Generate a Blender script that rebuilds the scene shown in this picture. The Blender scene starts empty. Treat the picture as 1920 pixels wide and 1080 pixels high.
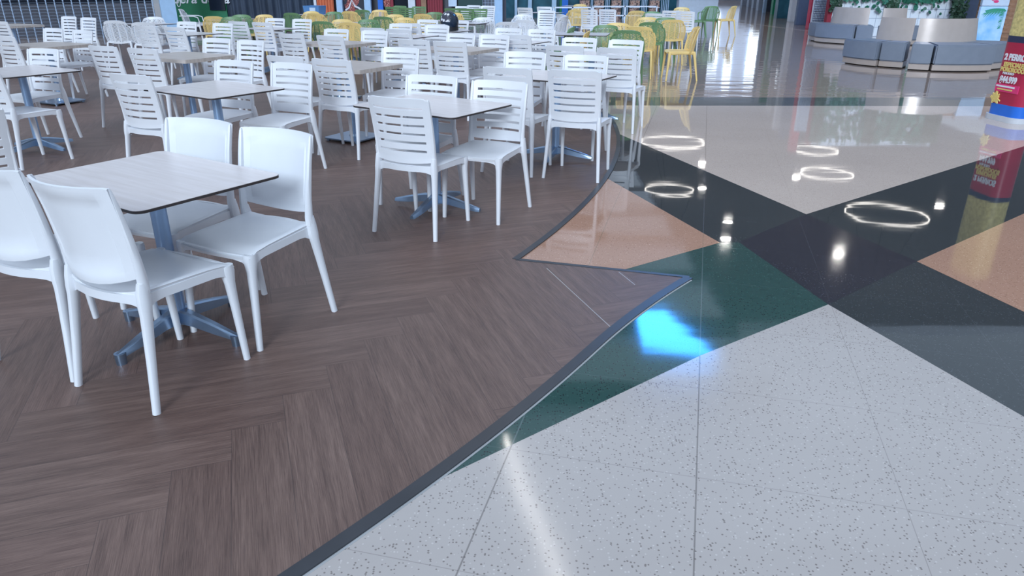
import bpy, bmesh, math, random
from mathutils import Vector, Matrix
C = bpy.context.scene.collection
sc = bpy.context.scene
R = math.radians
random.seed(7)

# ---------------------------------------------------------------- camera, sky, light, exposure
cam_d = bpy.data.cameras.new('camera'); cam = bpy.data.objects.new('camera', cam_d); C.objects.link(cam)
cam_d.sensor_width = 36; cam_d.lens = 1358/1920*36; cam_d.clip_end = 300
_p, _r = .402, .0018
_f = Vector((0, math.cos(_p), -math.sin(_p))); _u0 = Vector((0, math.sin(_p), math.cos(_p))); _x0 = Vector((1, 0, 0))
_x = math.cos(_r)*_x0+math.sin(_r)*_u0; _u = -math.sin(_r)*_x0+math.cos(_r)*_u0
_m = Matrix((_x, _u, -_f)).transposed().to_4x4(); _m.translation = (0, 0, 1.5)
cam.matrix_world = _m
sc.camera = cam

w = bpy.data.worlds.new('world'); sc.world = w; w.use_nodes = True
bg = w.node_tree.nodes['Background']
bg.inputs[0].default_value = (.66, .80, 1.0, 1)
_t = w.node_tree; _tc = _t.nodes.new('ShaderNodeTexCoord'); _s = _t.nodes.new('ShaderNodeSeparateXYZ'); _mr = _t.nodes.new('ShaderNodeMapRange')
_t.links.new(_tc.outputs['Generated'], _s.inputs[0]); _t.links.new(_s.outputs[2], _mr.inputs[0])
_mr.inputs[1].default_value = 0.0; _mr.inputs[2].default_value = .75; _mr.inputs[3].default_value = .40; _mr.inputs[4].default_value = 1.1
_t.links.new(_mr.outputs[0], bg.inputs[1])

def area(name, loc, rot, sx, sy, power, col):
    d = bpy.data.lights.new(name, 'AREA'); d.shape = 'RECTANGLE'; d.size = sx; d.size_y = sy; d.energy = power; d.color = col
    o = bpy.data.objects.new(name, d); C.objects.link(o); o.location = loc; o.rotation_euler = rot
    return o
# daylight from the glazed front behind the camera and the atrium opening over the near floor
area('daylight_front', (-2, -7.5, 4.2), (R(78), 0, 0), 16, 5, 70, (.80, .90, 1.0))
sun_d = bpy.data.lights.new('low_daylight', 'SUN'); sun_d.energy = 2.7; sun_d.angle = R(20); sun_d.color = (.72, .86, 1.0)
sun = bpy.data.objects.new('low_daylight', sun_d); C.objects.link(sun); sun.rotation_euler = (R(65), 0, R(-10))
sc.view_settings.view_transform = 'Standard'; sc.view_settings.look = 'None'
sc.view_settings.exposure = 0.0; sc.view_settings.gamma = 1.0
sc.view_settings.use_curve_mapping = False

# ---------------------------------------------------------------- materials
def lin(c):
    return tuple((v/12.92 if v <= .04045 else ((v+.055)/1.055)**2.4) for v in c)
def rgb(r, g, b): return lin((r/255, g/255, b/255))+(1,)
class N:
    def __init__(s, name):
        s.m = bpy.data.materials.new(name); s.m.use_nodes = True; s.t = s.m.node_tree
        s.b = s.t.nodes['Principled BSDF']
    def n(s, typ, **kw):
        o = s.t.nodes.new(typ)
        for k, v in kw.items(): setattr(o, k, v)
        return o
    def l(s, a, b): s.t.links.new(a, b)
    def set(s, sock, v):
        if hasattr(v, 'links'): s.l(v, sock)
        else: sock.default_value = v
    def math(s, op, a, b=0.0, c=0.0):
        o = s.n('ShaderNodeMath', operation=op)
        s.set(o.inputs[0], a); s.set(o.inputs[1], b); s.set(o.inputs[2], c)
        return o.outputs[0]
    def mix(s, f, a, b, blend='MIX'):
        o = s.n('ShaderNodeMix', data_type='RGBA', blend_type=blend)
        s.set(o.inputs[0], f); s.set(o.inputs[6], a); s.set(o.inputs[7], b)
        return o.outputs[2]
    def ramp(s, f, stops):
        o = s.n('ShaderNodeValToRGB'); s.l(f, o.inputs[0])
        e = o.color_ramp.elements
        e[0].position, e[0].color = stops[0]; e[1].position, e[1].color = stops[-1]
        for p_, c_ in stops[1:-1]:
            k = e.new(p_); k.color = c_
        return o.outputs[0]
    def xyz(s):
        g = s.n('ShaderNodeNewGeometry'); q = s.n('ShaderNodeSeparateXYZ'); s.l(g.outputs['Position'], q.inputs[0])
        return g.outputs['Position'], q.outputs[0], q.outputs[1], q.outputs[2]
    def obj(s):
        g = s.n('ShaderNodeTexCoord'); return g.outputs['Object']
    def noise(s, vec, scale, detail=3, rough=.5):
        o = s.n('ShaderNodeTexNoise'); s.l(vec, o.inputs['Vector']); o.inputs['Scale'].default_value = scale
        o.inputs['Detail'].default_value = detail; o.inputs['Roughness'].default_value = rough
        return o.outputs[0]
    def bump(s, h, strength, dist=.01):
        o = s.n('ShaderNodeBump'); s.l(h, o.inputs['Height']); o.inputs['Strength'].default_value = strength
        o.inputs['Distance'].default_value = dist; s.l(o.outputs[0], s.b.inputs['Normal'])
    def scale(s, vec, v):
        o = s.n('ShaderNodeVectorMath', operation='MULTIPLY'); s.l(vec, o.inputs[0]); o.inputs[1].default_value = v
        return o.outputs[0]

def plain(name, col, rough=.5, metal=0.0, var=.05, scale=8, bump=0.0, bscale=60):
    k = N(name); v = k.obj()
    n = k.noise(v, scale)
    a = tuple(max(0, c*(1-var)) for c in col[:3])+(1,); b = tuple(min(1, c*(1+var)) for c in col[:3])+(1,)
    k.l(k.ramp(n, [(.3, a), (.7, b)]), k.b.inputs['Base Color'])
    k.b.inputs['Roughness'].default_value = rough; k.b.inputs['Metallic'].default_value = metal
    if bump: k.bump(k.noise(v, bscale, 2), bump, .003)
    return k.m
def emit(name, col, s):
    k = N(name); k.b.inputs['Base Color'].default_value = col
    k.b.inputs['Emission Color'].default_value = col; k.b.inputs['Emission Strength'].default_value = s
    return k.m

M = {}
M['w'] = plain('white_plastic', rgb(229, 229, 233), .36, var=.02, bump=.05, bscale=300)
M['wp'] = plain('white_solid_plastic', rgb(228, 230, 235), .33, var=.015, bump=.05, bscale=300)
M['y'] = plain('yellow_plastic', rgb(234, 202, 132), .45, var=.05)
M['g'] = plain('green_plastic', rgb(108, 142, 100), .45, var=.06)
M['chrome'] = plain('brushed_steel', rgb(150, 172, 198), .28, .9, var=.08)
M['column'] = plain('column_steel', rgb(160, 188, 222), .35, .5, var=.05)
M['dark'] = plain('dark_edge', rgb(58, 52, 52), .5)
M['black'] = plain('black_plastic', rgb(26, 28, 34), .4)

def wood_top(name, c1, c2, rough):
    k = N(name); v = k.scale(k.obj(), (3, 40, 3)); n = k.noise(v, 1.0, 5, .6)
    k.l(k.ramp(n, [(.3, c1), (.7, c2)]), k.b.inputs['Base Color'])
    k.b.inputs['Roughness'].default_value = rough
    return k.m
M['top'] = wood_top('pale_laminate', rgb(216, 206, 203), rgb(228, 220, 219), .27)
M['top2'] = wood_top('grey_laminate', rgb(176, 164, 155), rgb(202, 190, 182), .35)

GA = .2464
def grid_lines(k, step_a, step_b, oa, ob, wd):
    pos, x, y, z = k.xyz()
    c, s = math.cos(GA), math.sin(GA)
    a = k.math('SUBTRACT', k.math('MULTIPLY', x, c), k.math('MULTIPLY', y, s))
    b = k.math('ADD', k.math('MULTIPLY', x, s), k.math('MULTIPLY', y, c))
    def ln(t, st, o, wd_):
        f = k.math('ABSOLUTE', k.math('SUBTRACT', k.math('FRACT', k.math('DIVIDE', k.math('SUBTRACT', t, o-st/2), st)), .5))
        return k.math('LESS_THAN', f, wd_/st)
    return pos, k.math('MAXIMUM', ln(a, step_a, oa, wd), ln(b, step_b, ob, wd)), a, b, ln

def terrazzo(name, base, chip, chip2, amount, rough, joint, jmix=.35, wav=.05):
    k = N(name)
    pos, grid, a, b, ln = grid_lines(k, .63, .58, .115, 2.61, .0014)
    v1 = k.n('ShaderNodeTexVoronoi'); k.l(k.scale(pos, (1, 1, 0)), v1.inputs['Vector']); v1.inputs['Scale'].default_value = 105
    sepc = k.n('ShaderNodeSeparateColor'); k.l(v1.outputs['Color'], sepc.inputs[0])
    msk = k.math('MULTIPLY', k.math('LESS_THAN', v1.outputs['Distance'], .34), k.math('LESS_THAN', sepc.outputs[0], amount))
    msk2 = k.math('MULTIPLY', k.math('LESS_THAN', v1.outputs['Distance'], .34), k.math('GREATER_THAN', sepc.outputs[0], 1-amount*.5))
    big = k.ramp(k.noise(pos, 1.3, 4), [(.3, tuple(c*.93 for c in base[:3])+(1,)), (.7, base)])
    col = k.mix(msk, big, chip); col = k.mix(msk2, col, chip2)
    col = k.mix(k.math('MULTIPLY', grid, jmix), col, joint)
    strong = k.math('MAXIMUM', k.math('MULTIPLY', k.math('LESS_THAN', k.math('ABSOLUTE', k.math('SUBTRACT', a, .113)), .0022), 1.0),
                    k.math('LESS_THAN', k.math('ABSOLUTE', k.math('SUBTRACT', a, -.517)), .0022))
    col = k.mix(k.math('MULTIPLY', strong, .55), col, joint)
    k.l(col, k.b.inputs['Base Color'])
    rn = k.noise(pos, 3, 4)
    k.l(k.math('ADD', k.math('MULTIPLY', rn, .03), rough-.015), k.b.inputs['Roughness'])
    wv = k.noise(k.scale(pos, (.8, 2.2, 1)), 1.6, 2)
    k.bump(wv, wav, .02)
    return k.m
M['cream'] = terrazzo('cream_terrazzo', rgb(186, 178, 174), rgb(134, 126, 122), rgb(200, 194, 190), .26, .13, rgb(96, 90, 88))
M['creamfar'] = terrazzo('beige_terrazzo', rgb(208, 190, 178), rgb(176, 158, 146), rgb(220, 206, 196), .25, .032, rgb(120, 108, 100), .15, .03)
M['blackt'] = terrazzo('black_terrazzo', rgb(54, 61, 64), rgb(76, 82, 86), rgb(36, 40, 42), .25, .03, rgb(92, 96, 104), .3, .03)
M['blackc'] = terrazzo('near_black_terrazzo', rgb(46, 48, 57), rgb(70, 72, 82), rgb(32, 33, 38), .25, .07, rgb(92, 96, 104), .3, .03)
M['greent'] = terrazzo('green_terrazzo', rgb(44, 78, 74), rgb(24, 36, 40), rgb(60, 92, 88), .3, .065, rgb(100, 116, 118), .3, .04)
M['orange'] = terrazzo('tan_terrazzo', rgb(182, 140, 118), rgb(150, 112, 92), rgb(204, 168, 146), .25, .07, rgb(140, 120, 100), .12, .04)
M['brown'] = terrazzo('brown_terrazzo', rgb(172, 150, 136), rgb(144, 124, 112), rgb(190, 168, 154), .25, .05, rgb(110, 96, 90), .2, .22)
M['stripe'] = terrazzo('dark_stripe_terrazzo', rgb(104, 104, 102), rgb(84, 86, 86), rgb(124, 124, 122), .25, .05, rgb(60, 60, 64), .2)

def herringbone():
    k = N('herringbone_vinyl_planks'); W_ = .186; n = 6
    pos, x, y, z = k.xyz(); A = R(19.5); c, s = math.cos(A), math.sin(A)
    u = k.math('ADD', k.math('MULTIPLY', x, c), k.math('MULTIPLY', y, s))
    v = k.math('SUBTRACT', k.math('MULTIPLY', y, c), k.math('MULTIPLY', x, s))
    u0 = -1.009*c+2.201*s; v0 = 1.009*s+2.201*c
    U = k.math('ADD', k.math('DIVIDE', k.math('SUBTRACT', u, u0), W_), float(n))
    V = k.math('ADD', k.math('DIVIDE', k.math('SUBTRACT', v, v0), W_), 1.0)
    i = k.math('FLOOR', U); j = k.math('FLOOR', V)
    d = k.math('FLOORED_MODULO', k.math('SUBTRACT', i, j), 2.0*n)
    hz = k.math('LESS_THAN', d, n-.5)
    fu = k.math('SUBTRACT', U, i); fv = k.math('SUBTRACT', V, j)
    # horizontal plank
    alh = k.math('ADD', d, fu); ach = fv
    idh_x = k.math('SUBTRACT', i, d); idh_y = j
    e = k.math('SUBTRACT', 2.0*n-1, d)
    alv = k.math('ADD', e, fv); acv = fu
    idv_x = i; idv_y = k.math('SUBTRACT', j, e)
    def sel(a, b): return k.math('ADD', k.math('MULTIPLY', hz, a), k.math('MULTIPLY', k.math('SUBTRACT', 1.0, hz), b))
    al, ac, ix, iy = sel(alh, alv), sel(ach, acv), sel(idh_x, idv_x), sel(idh_y, idv_y)
    cb = k.n('ShaderNodeCombineXYZ'); k.l(ix, cb.inputs[0]); k.l(iy, cb.inputs[1]); k.l(hz, cb.inputs[2])
    wn = k.n('ShaderNodeTexWhiteNoise'); k.l(cb.outputs[0], wn.inputs[0])
    g = k.n('ShaderNodeCombineXYZ'); k.l(k.math('MULTIPLY', al, .42), g.inputs[0]); k.l(k.math('MULTIPLY', ac, 4.5), g.inputs[1])
    k.l(k.math('MULTIPLY', wn.outputs[0], 50.0), g.inputs[2])
    n1 = k.noise(g.outputs[0], 1.0, 6, .65)
    g2 = k.n('ShaderNodeCombineXYZ'); k.l(k.math('MULTIPLY', al, 1.5), g2.inputs[0]); k.l(k.math('MULTIPLY', ac, 85.0), g2.inputs[1]); k.l(wn.outputs[0], g2.inputs[2])
    n2 = k.noise(g2.outputs[0], 1.0, 4, .7)
    col = k.ramp(n1, [(.28, rgb(66, 46, 41)), (.5, rgb(99, 76, 68)), (.72, rgb(128, 104, 94))])
    col = k.mix(.5, col, k.ramp(n2, [(.35, rgb(70, 50, 44)), (.65, rgb(144, 118, 106))]), 'MIX')
    tint = k.ramp(wn.outputs[0], [(0.0, (.87, .84, .84, 1)), (.5, (1, 1, 1, 1)), (1.0, (1.09, 1.08, 1.1, 1))])
    col = k.mix(1.0, col, tint, 'MULTIPLY')
    ed = k.math('MINIMUM', k.math('MINIMUM', ac, k.math('SUBTRACT', 1.0, ac)), k.math('MINIMUM', al, k.math('SUBTRACT', float(n), al)))
    jl = k.math('LESS_THAN', ed, .006)
    col = k.mix(k.math('MULTIPLY', jl, .5), col, rgb(44, 36, 36))
    k.l(col, k.b.inputs['Base Color'])
    k.l(k.math('ADD', .36, k.math('MULTIPLY', n2, .16)), k.b.inputs['Roughness'])
    k.bump(n2, .12, .004)
    return k.m
M['planks'] = herringbone()
M['trim'] = plain('dark_rubber_trim', rgb(52, 54, 60), .35, var=.1)
M['grout'] = plain('pale_grout', rgb(168, 170, 172), .7)
M['brass'] = plain('joint_strip', rgb(176, 170, 166), .4)

# ---------------------------------------------------------------- mesh helpers
class MB:
    def __init__(s): s.v = []; s.f = []; s.mi = []
    def add(s, vs, fs, mi=0):
        o = len(s.v); s.v += [tuple(p) for p in vs]; s.f += [tuple(i+o for i in f) for f in fs]; s.mi += [mi]*len(fs)
        return s
    def box(s, cx, cy, cz, sx, sy, sz, rz=0, mi=0, taper=1.0):
        c_, s_ = math.cos(rz), math.sin(rz); vs = []
        for dz, tp in ((-1, 1), (1, taper)):
            for dx, dy in ((-1, -1), (1, -1), (1, 1), (-1, 1)):
                x, y = dx*sx/2*tp, dy*sy/2*tp
                vs.append((cx+x*c_-y*s_, cy+x*s_+y*c_, cz+dz*sz/2))
        return s.add(vs, [(0, 3, 2, 1), (4, 5, 6, 7), (0, 1, 5, 4), (1, 2, 6, 5), (2, 3, 7, 6), (3, 0, 4, 7)], mi)
    def sweep(s, pts, rad, n=10, mi=0, sq=1.0):
        P = [Vector(p) for p in pts]; rings = []
        for i, p in enumerate(P):
            t = (P[min(i+1, len(P)-1)]-P[max(i-1, 0)]).normalized()
            ref = Vector((0, 1, 0)) if abs(t.y) < .8 else Vector((1, 0, 0))
            if abs(t.y) >= .8: ref = Vector((0, 0, 1))
            a = t.cross(ref).normalized(); b = a.cross(t).normalized()
            rx, ry = rad[i] if isinstance(rad[i], tuple) else (rad[i], rad[i])
            ring = []
            for q in range(n):
                an = 2*math.pi*q/n; ca, sa = math.cos(an), math.sin(an)
                ca = math.copysign(abs(ca)**sq, ca); sa = math.copysign(abs(sa)**sq, sa)
                ring.append(p+a*rx*ca+b*ry*sa)
            rings.append(ring)
        vs = [v for r_ in rings for v in r_]; fs = []
        for i in range(len(P)-1):
            for q in range(n):
                fs.append((i*n+q, i*n+(q+1) % n, (i+1)*n+(q+1) % n, (i+1)*n+q))
        fs.append(tuple(reversed(range(n)))); fs.append(tuple(range((len(P)-1)*n, len(P)*n)))
        return s.add(vs, fs, mi)
    def cyl(s, cx, cy, z0, z1, r0, r1=None, n=20, mi=0):
        r1 = r0 if r1 is None else r1
        vs = [(cx+r*math.cos(2*math.pi*i/n), cy+r*math.sin(2*math.pi*i/n), z) for z, r in ((z0, r0), (z1, r1)) for i in range(n)]
        fs = [(i, (i+1) % n, n+(i+1) % n, n+i) for i in range(n)]+[tuple(reversed(range(n))), tuple(range(n, 2*n))]
        return s.add(vs, fs, mi)
    def surf(s, fn, us, vs_, mask=None, th=.012, mi=0):
        nu, nv = len(us), len(vs_)
        P = [[Vector(fn(u, v)) for v in vs_] for u in us]
        Nn = [[None]*nv for _ in range(nu)]
        for i in range(nu):
            for j in range(nv):
                du = P[min(i+1, nu-1)][j]-P[max(i-1, 0)][j]; dv = P[i][min(j+1, nv-1)]-P[i][max(j-1, 0)]
                Nn[i][j] = du.cross(dv).normalized()
        F = [P[i][j]+Nn[i][j]*th/2 for i in range(nu) for j in range(nv)]
        B = [P[i][j]-Nn[i][j]*th/2 for i in range(nu) for j in range(nv)]
        o = nu*nv; ix = lambda i, j: i*nv+j; fs = []
        ok = lambda i, j: 0 <= i < nu-1 and 0 <= j < nv-1 and (mask is None or mask(i, j))
        for i in range(nu-1):
            for j in range(nv-1):
                if not ok(i, j): continue
                a, b, c, d = ix(i, j), ix(i+1, j), ix(i+1, j+1), ix(i, j+1)
                fs.append((a, b, c, d)); fs.append((o+d, o+c, o+b, o+a))
                if not ok(i-1, j): fs.append((a, d, o+d, o+a))
                if not ok(i+1, j): fs.append((c, b, o+b, o+c))
                if not ok(i, j-1): fs.append((b, a, o+a, o+b))
                if not ok(i, j+1): fs.append((d, c, o+c, o+d))
        return s.add(F+B, fs, mi)
    def poly(s, pts, z0, z1, mi=0):
        n = len(pts); vs = [(p[0], p[1], z0) for p in pts]+[(p[0], p[1], z1) for p in pts]
        return s.add(vs, [tuple(reversed(range(n))), tuple(range(n, 2*n))]+[(i, (i+1) % n, n+(i+1) % n, n+i) for i in range(n)], mi)
    def mesh(s, name, mats, smooth=True, angle=38, bevel=0):
        me = bpy.data.meshes.new(name); me.from_pydata(s.v, [], s.f)
        for m_ in (mats if isinstance(mats, (list, tuple)) else [mats]): me.materials.append(m_)
        me.polygons.foreach_set('material_index', s.mi)
        bm = bmesh.new(); bm.from_mesh(me)
        used = [v for v in bm.verts if not v.link_faces]
        bmesh.ops.delete(bm, geom=used, context='VERTS')
        if bevel:
            ed = [e for e in bm.edges if len(e.link_faces) == 2 and e.calc_face_angle(0) > R(50)]
            bmesh.ops.bevel(bm, geom=ed, offset=bevel, segments=2, affect='EDGES', clamp_overlap=True)
        bm.to_mesh(me); bm.free()
        if smooth:
            for p in me.polygons: p.use_smooth = True
            me.set_sharp_from_angle(angle=R(angle))
        me.update()
        return me
def link(name, me, parent=None):
    o = bpy.data.objects.new(name, me); C.objects.link(o); o.parent = parent
    return o
def tag(o, label, cat, group=None, kind=None):
    o['label'] = label; o['category'] = cat
    if group: o['group'] = group
    if kind: o['kind'] = kind
    return o
def empty(name, loc, rz=0):
    o = bpy.data.objects.new(name, None); C.objects.link(o); o.location = loc; o.rotation_euler = (0, 0, rz); o.empty_display_size = .1
    return o
def struct(name, mb, mats, **kw):
    o = link(name, mb.mesh(name, mats, **kw)); o['kind'] = 'structure'; return o
def copy_tree(o, parent=None):
    c = o.copy(); C.objects.link(c); c.parent = parent
    for ch in list(o.children): copy_tree(ch, c)
    return c

# ---------------------------------------------------------------- floor
CX, CY, R1, R2 = -9.129, 8.651, 10.298, 11.12
fl = MB()
fl.poly([(-24, -9), (28, -9), (28, 68), (-24, 68)], -.12, 0, 0)
def inlay(pts, z, mi): fl.poly(pts, .0002, z, mi)
inlay([(-1.5, 9.6), (2.05, 4.85), (5.9, 9.6)], .0008, 2)
inlay([(.2, 9.6), (-1.2, 1.0), (-1.2, -3), (9.5, -3), (9.5, 9.6)], .0012, 2)
inlay([(2.05, 4.85), (5.03, 7.11), (6.6, 8.3), (6.6, 9.6), (.52, 9.6)], .0016, 1)
inlay([(-.5, 9.6), (9.5, 9.6), (9.5, 10.33), (-.5, 10.33)], .0016, 3)
inlay([(1.41, 4.26), (1.29, 4.25), (.2, 3.5), (-1.0, 2.66), (-1.2, 1.2), (-.26, 1.91), (1.59, 3.32)], .0016, 4)
inlay([(1.59, 3.32), (.82, 2.78), (-.26, 1.91), (-1.6, .8), (-2.5, -3), (3.6, -3)], .0020, 5)
inlay([(2.05, 4.85), (1.41, 4.26), (1.59, 3.32), (2.35, 3.93)], .0018, 7)
inlay([(1.29, 4.25), (.5, 6.7), (-1, 6), (-1, 2.66)], .0020, 6)
inlay([(2.35, 3.93), (4.3, 5.42), (5.2, 3.2), (3.0, 1.3)], .0020, 6)
inlay([(8.7, 30.4), (9.0, 30.4), (9.72, 24.85), (9.5, 24.85)], .0016, 1)
floor = struct('floor', fl, [M['brown'], M['creamfar'], M['blackt'], M['stripe'], M['greent'], M['cream'], M['orange'], M['blackc']], smooth=False)

def arc(r, a0, a1, n): return [(CX+r*math.cos(R(a0+(a1-a0)*i/n)), CY+r*math.sin(R(a0+(a1-a0)*i/n))) for i in range(n+1)]
A1, A2 = -27.25, -26.4
def ro_(a): return R2+(.135*((a+31.5)/5.2)**2 if a > -31.5 else 0)
def arc2(a0, a1, n, off=0): return [(CX+(ro_(a)+off)*math.cos(R(a)), CY+(ro_(a)+off)*math.sin(R(a))) for a in [a0+(a1-a0)*i/n for i in range(n+1)]]
wd = MB()
outer = arc2(-150, -26.35, 120)
inner = arc(R1, A1, 210, 150)
wd.poly(outer+inner, .0, .006, 0)
wood = struct('floor_wood_deck', wd, [M['planks']], smooth=False)
tr = MB()
def band(r0, r1, a0, a1, n, z, mi):
    a = arc(r0, a0, a1, n); b = arc(r1, a0, a1, n)
    tr.poly(a+list(reversed(b)), .0003, z, mi)
band(R1-.028, R1+.012, A1, 100, 120, .009, 0)
tr.poly(arc2(-100, -26.3, 160, -.022)+list(reversed(arc2(-100, -26.3, 160, .026))), .0003, .009, 0)
tr.poly(arc2(-100, -26.4, 160, .026)+list(reversed(arc2(-100, -26.4, 160, .034))), .0003, .0035, 1)
tr.poly([(.02, 3.925), (.03, 3.955), (.975, 3.685), (.965, 3.66)], .0003, .008, 0)
struct('trim_1', tr, [M['trim'], M['grout']], smooth=False)
# two pale joint strips between the planks at the tip of the deck
jt = MB()
def strip(x0, y0, x1, y1, w_, z):
    d = Vector((x1-x0, y1-y0)).normalized(); n_ = Vector((-d.y, d.x))*w_/2
    jt.poly([(x0-n_.x, y0-n_.y), (x1-n_.x, y1-n_.y), (x1+n_.x, y1+n_.y), (x0+n_.x, y0+n_.y)], .0055, z)
strip(.195, 3.80, .475, 3.01, .004, .0072); strip(.594, 3.745, .655, 3.56, .004, .0072)
struct('trim_2', jt, [M['brass']], smooth=False)

# ---------------------------------------------------------------- chairs
def post_y(z):
    pts = [(0, -.239), (.2, -.208), (.40, -.178), (.50, -.17), (.60, -.178), (.72, -.198), (.861, -.228)]
    for (a, ya), (b, yb) in zip(pts, pts[1:]):
        if z <= b: return ya+(yb-ya)*max(0, (z-a))/(b-a)
    return pts[-1][1]
def post_x(z): return .228-.028*min(1, z/.46) if z < .46 else .200+.008*(z-.46)/.4

def seat_mesh(mat, plainseat=False):
    b = MB()
    us = [-1, -.96, -.8, -.5, -.2, 0, .2, .5, .8, .96, 1]; vs = [0, .04, .2, .45, .7, .88, .97, 1]
    def f(u, v):
        hw = .192+.022*v
        y = -.178+.405*v+.012*(1-u*u)*(v > .9)-.030*(1-u*u)*max(0, 1-v*4)
        z = .447-.010*(1-u*u)*math.sin(math.pi*min(1, v*.95)) - (.020*max(0, v-.85)/.15)*(1 if v > .85 else 0)
        if plainseat: z += .016*u*u*(1-v)-.014*(1-u*u)*math.sin(math.pi*min(1, v+.15)*.85)
        if abs(u) > .97: z -= .006
        return (hw*u, y, z)
    b.surf(f, us, vs, th=.014)
    # apron rails with arched lower edge
    def rail(p0, p1, h0, hm, th, bow):
        us_ = [i/10 for i in range(11)]
        def g(u, v):
            p = Vector(p0).lerp(Vector(p1), u); a = 4*u*(1-u)
            n_ = Vector((-(Vector(p1)-Vector(p0)).y, (Vector(p1)-Vector(p0)).x, 0)).normalized()
            q = p+n_*bow*a; hh = h0+(hm-h0)*min(1, a*2.2)
            return (q.x, q.y, p.z-hh*v)
        b.surf(g, us_, [0, 1], th=th)
    rail((-.19, -.172, .452), (.19, -.172, .452), .055, .034, .014, -.040)
    rail((.208, .215, .436), (-.208, .215, .436), .06, .026, .013, -.010)
    rail((-.207, .21, .440), (-.19, -.165, .450), .06, .034, .013, 0)
    rail((.19, -.165, .450), (.207, .21, .440), .06, .034, .013, 0)
    return b.mesh('seat', mat)
def leg_front(s):
    b = MB(); top = (s*.198, .205); bot = (s*.204, .232)
    zs = [0, .1, .25, .36, .41, .438]
    rr = [(.0125, .0135), (.0135, .015), (.0155, .017), (.018, .021), (.023, .029), (.022, .028)]
    b.sweep([(bot[0]+(top[0]-bot[0])*z/.438, bot[1]+(top[1]-bot[1])*z/.438, z) for z in zs], rr, 12, sq=.75)
    return b.mesh('leg', M['w'])
def leg_rear(s, mat):
    b = MB(); zs = [0, .1, .2, .3, .38, .42, .46, .50]
    rr = [(.0125, .0145), (.0135, .0155), (.0145, .017), (.0155, .019), (.017, .022), (.019, .026), (.018, .025), (.014, .018)]
    b.sweep([(s*post_x(z), post_y(z), z) for z in zs], rr, 12, sq=.75)
    return b.mesh('leg', mat)
def back_slatted(mat):
    b = MB(); zs = [.478, .500, .512]
    z = .536
    for i in range(6): zs += [z, z+.016]; z += .0515
    zs += [.843, .856, .861]
    zs = sorted(set(round(q, 4) for q in zs))
    slots = [round(.536+.0515*i, 4) for i in range(6)]
    us = [-1, -.95, -.87, -.80, -.6, -.4, -.2, 0, .2, .4, .6, .80, .87, .95, 1]
    def f(u, v):
        x = (post_x(v)+.004)*u; y = post_y(v)-.038*(1-u*u)
        zz = v
        if v > .84:
            k_ = (v-.84)/.021
            if abs(u) > .94: zz -= .010*k_; x -= math.copysign(.006*k_, u)
            elif abs(u) > .86: zz -= .002*k_
        if v < .53: zz = v+.014*(abs(u)**3)*0-.012*(1-u*u)*max(0, (.53-v)/.05)
        return (x, y, zz)
    def mask(i, j):
        return not (round(zs[j], 4) in slots and -.81 < (us[i]+us[i+1])/2 < .81)
    b.surf(f, us, [q for q in zs], mask, th=.011)
    for s in (-1, 1):
        zz = [.46, .50, .58, .66, .74, .80, .845, .856]
        b.sweep([(s*(post_x(q)-.002), post_y(q)+.004, q) for q in zz], [(.015, .020), (.013, .017), (.0115, .0145), (.011, .013), (.0105, .012), (.010, .0105), (.008, .008), (.004, .004)], 10, sq=.8)
    return b.mesh('backrest', mat)
def back_plain(mat):
    b = MB(); zs = [.522, .53, .548, .556, .60, .66, .72, .78, .815, .825, .85, .861]
    us = [-1, -.93, -.80, -.77, -.5, -.25, 0, .25, .5, .77, .80, .93, 1]
    def f(u, v):
        x = (post_x(v)+.004+.004*(v-.5))*u; y = post_y(v)-.058*(1-u*u)
        if abs(u) < .785 and .55 < v < .82: y += .006
        zz = v-(.034*(1-u*u) if v < .535 else (.026*(1-u*u) if v < .55 else (.022*(1-u*u) if v < .57 else 0)))
        if v > .855 and abs(u) > .95: zz -= .003
        return (x, y, zz)
    b.surf(f, us, zs, None, th=.010)
    for s in (-1, 1):
        zz = [.46, .50, .58, .66, .74, .80, .845, .858]
        b.sweep([(s*(post_x(q)+.000), post_y(q)+.006, q) for q in zz], [(.017, .022), (.015, .020), (.013, .017), (.012, .015), (.011, .013), (.010, .011), (.007, .008), (.004, .004)], 10, sq=.8)
    return b.mesh('backrest', mat)

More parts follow.
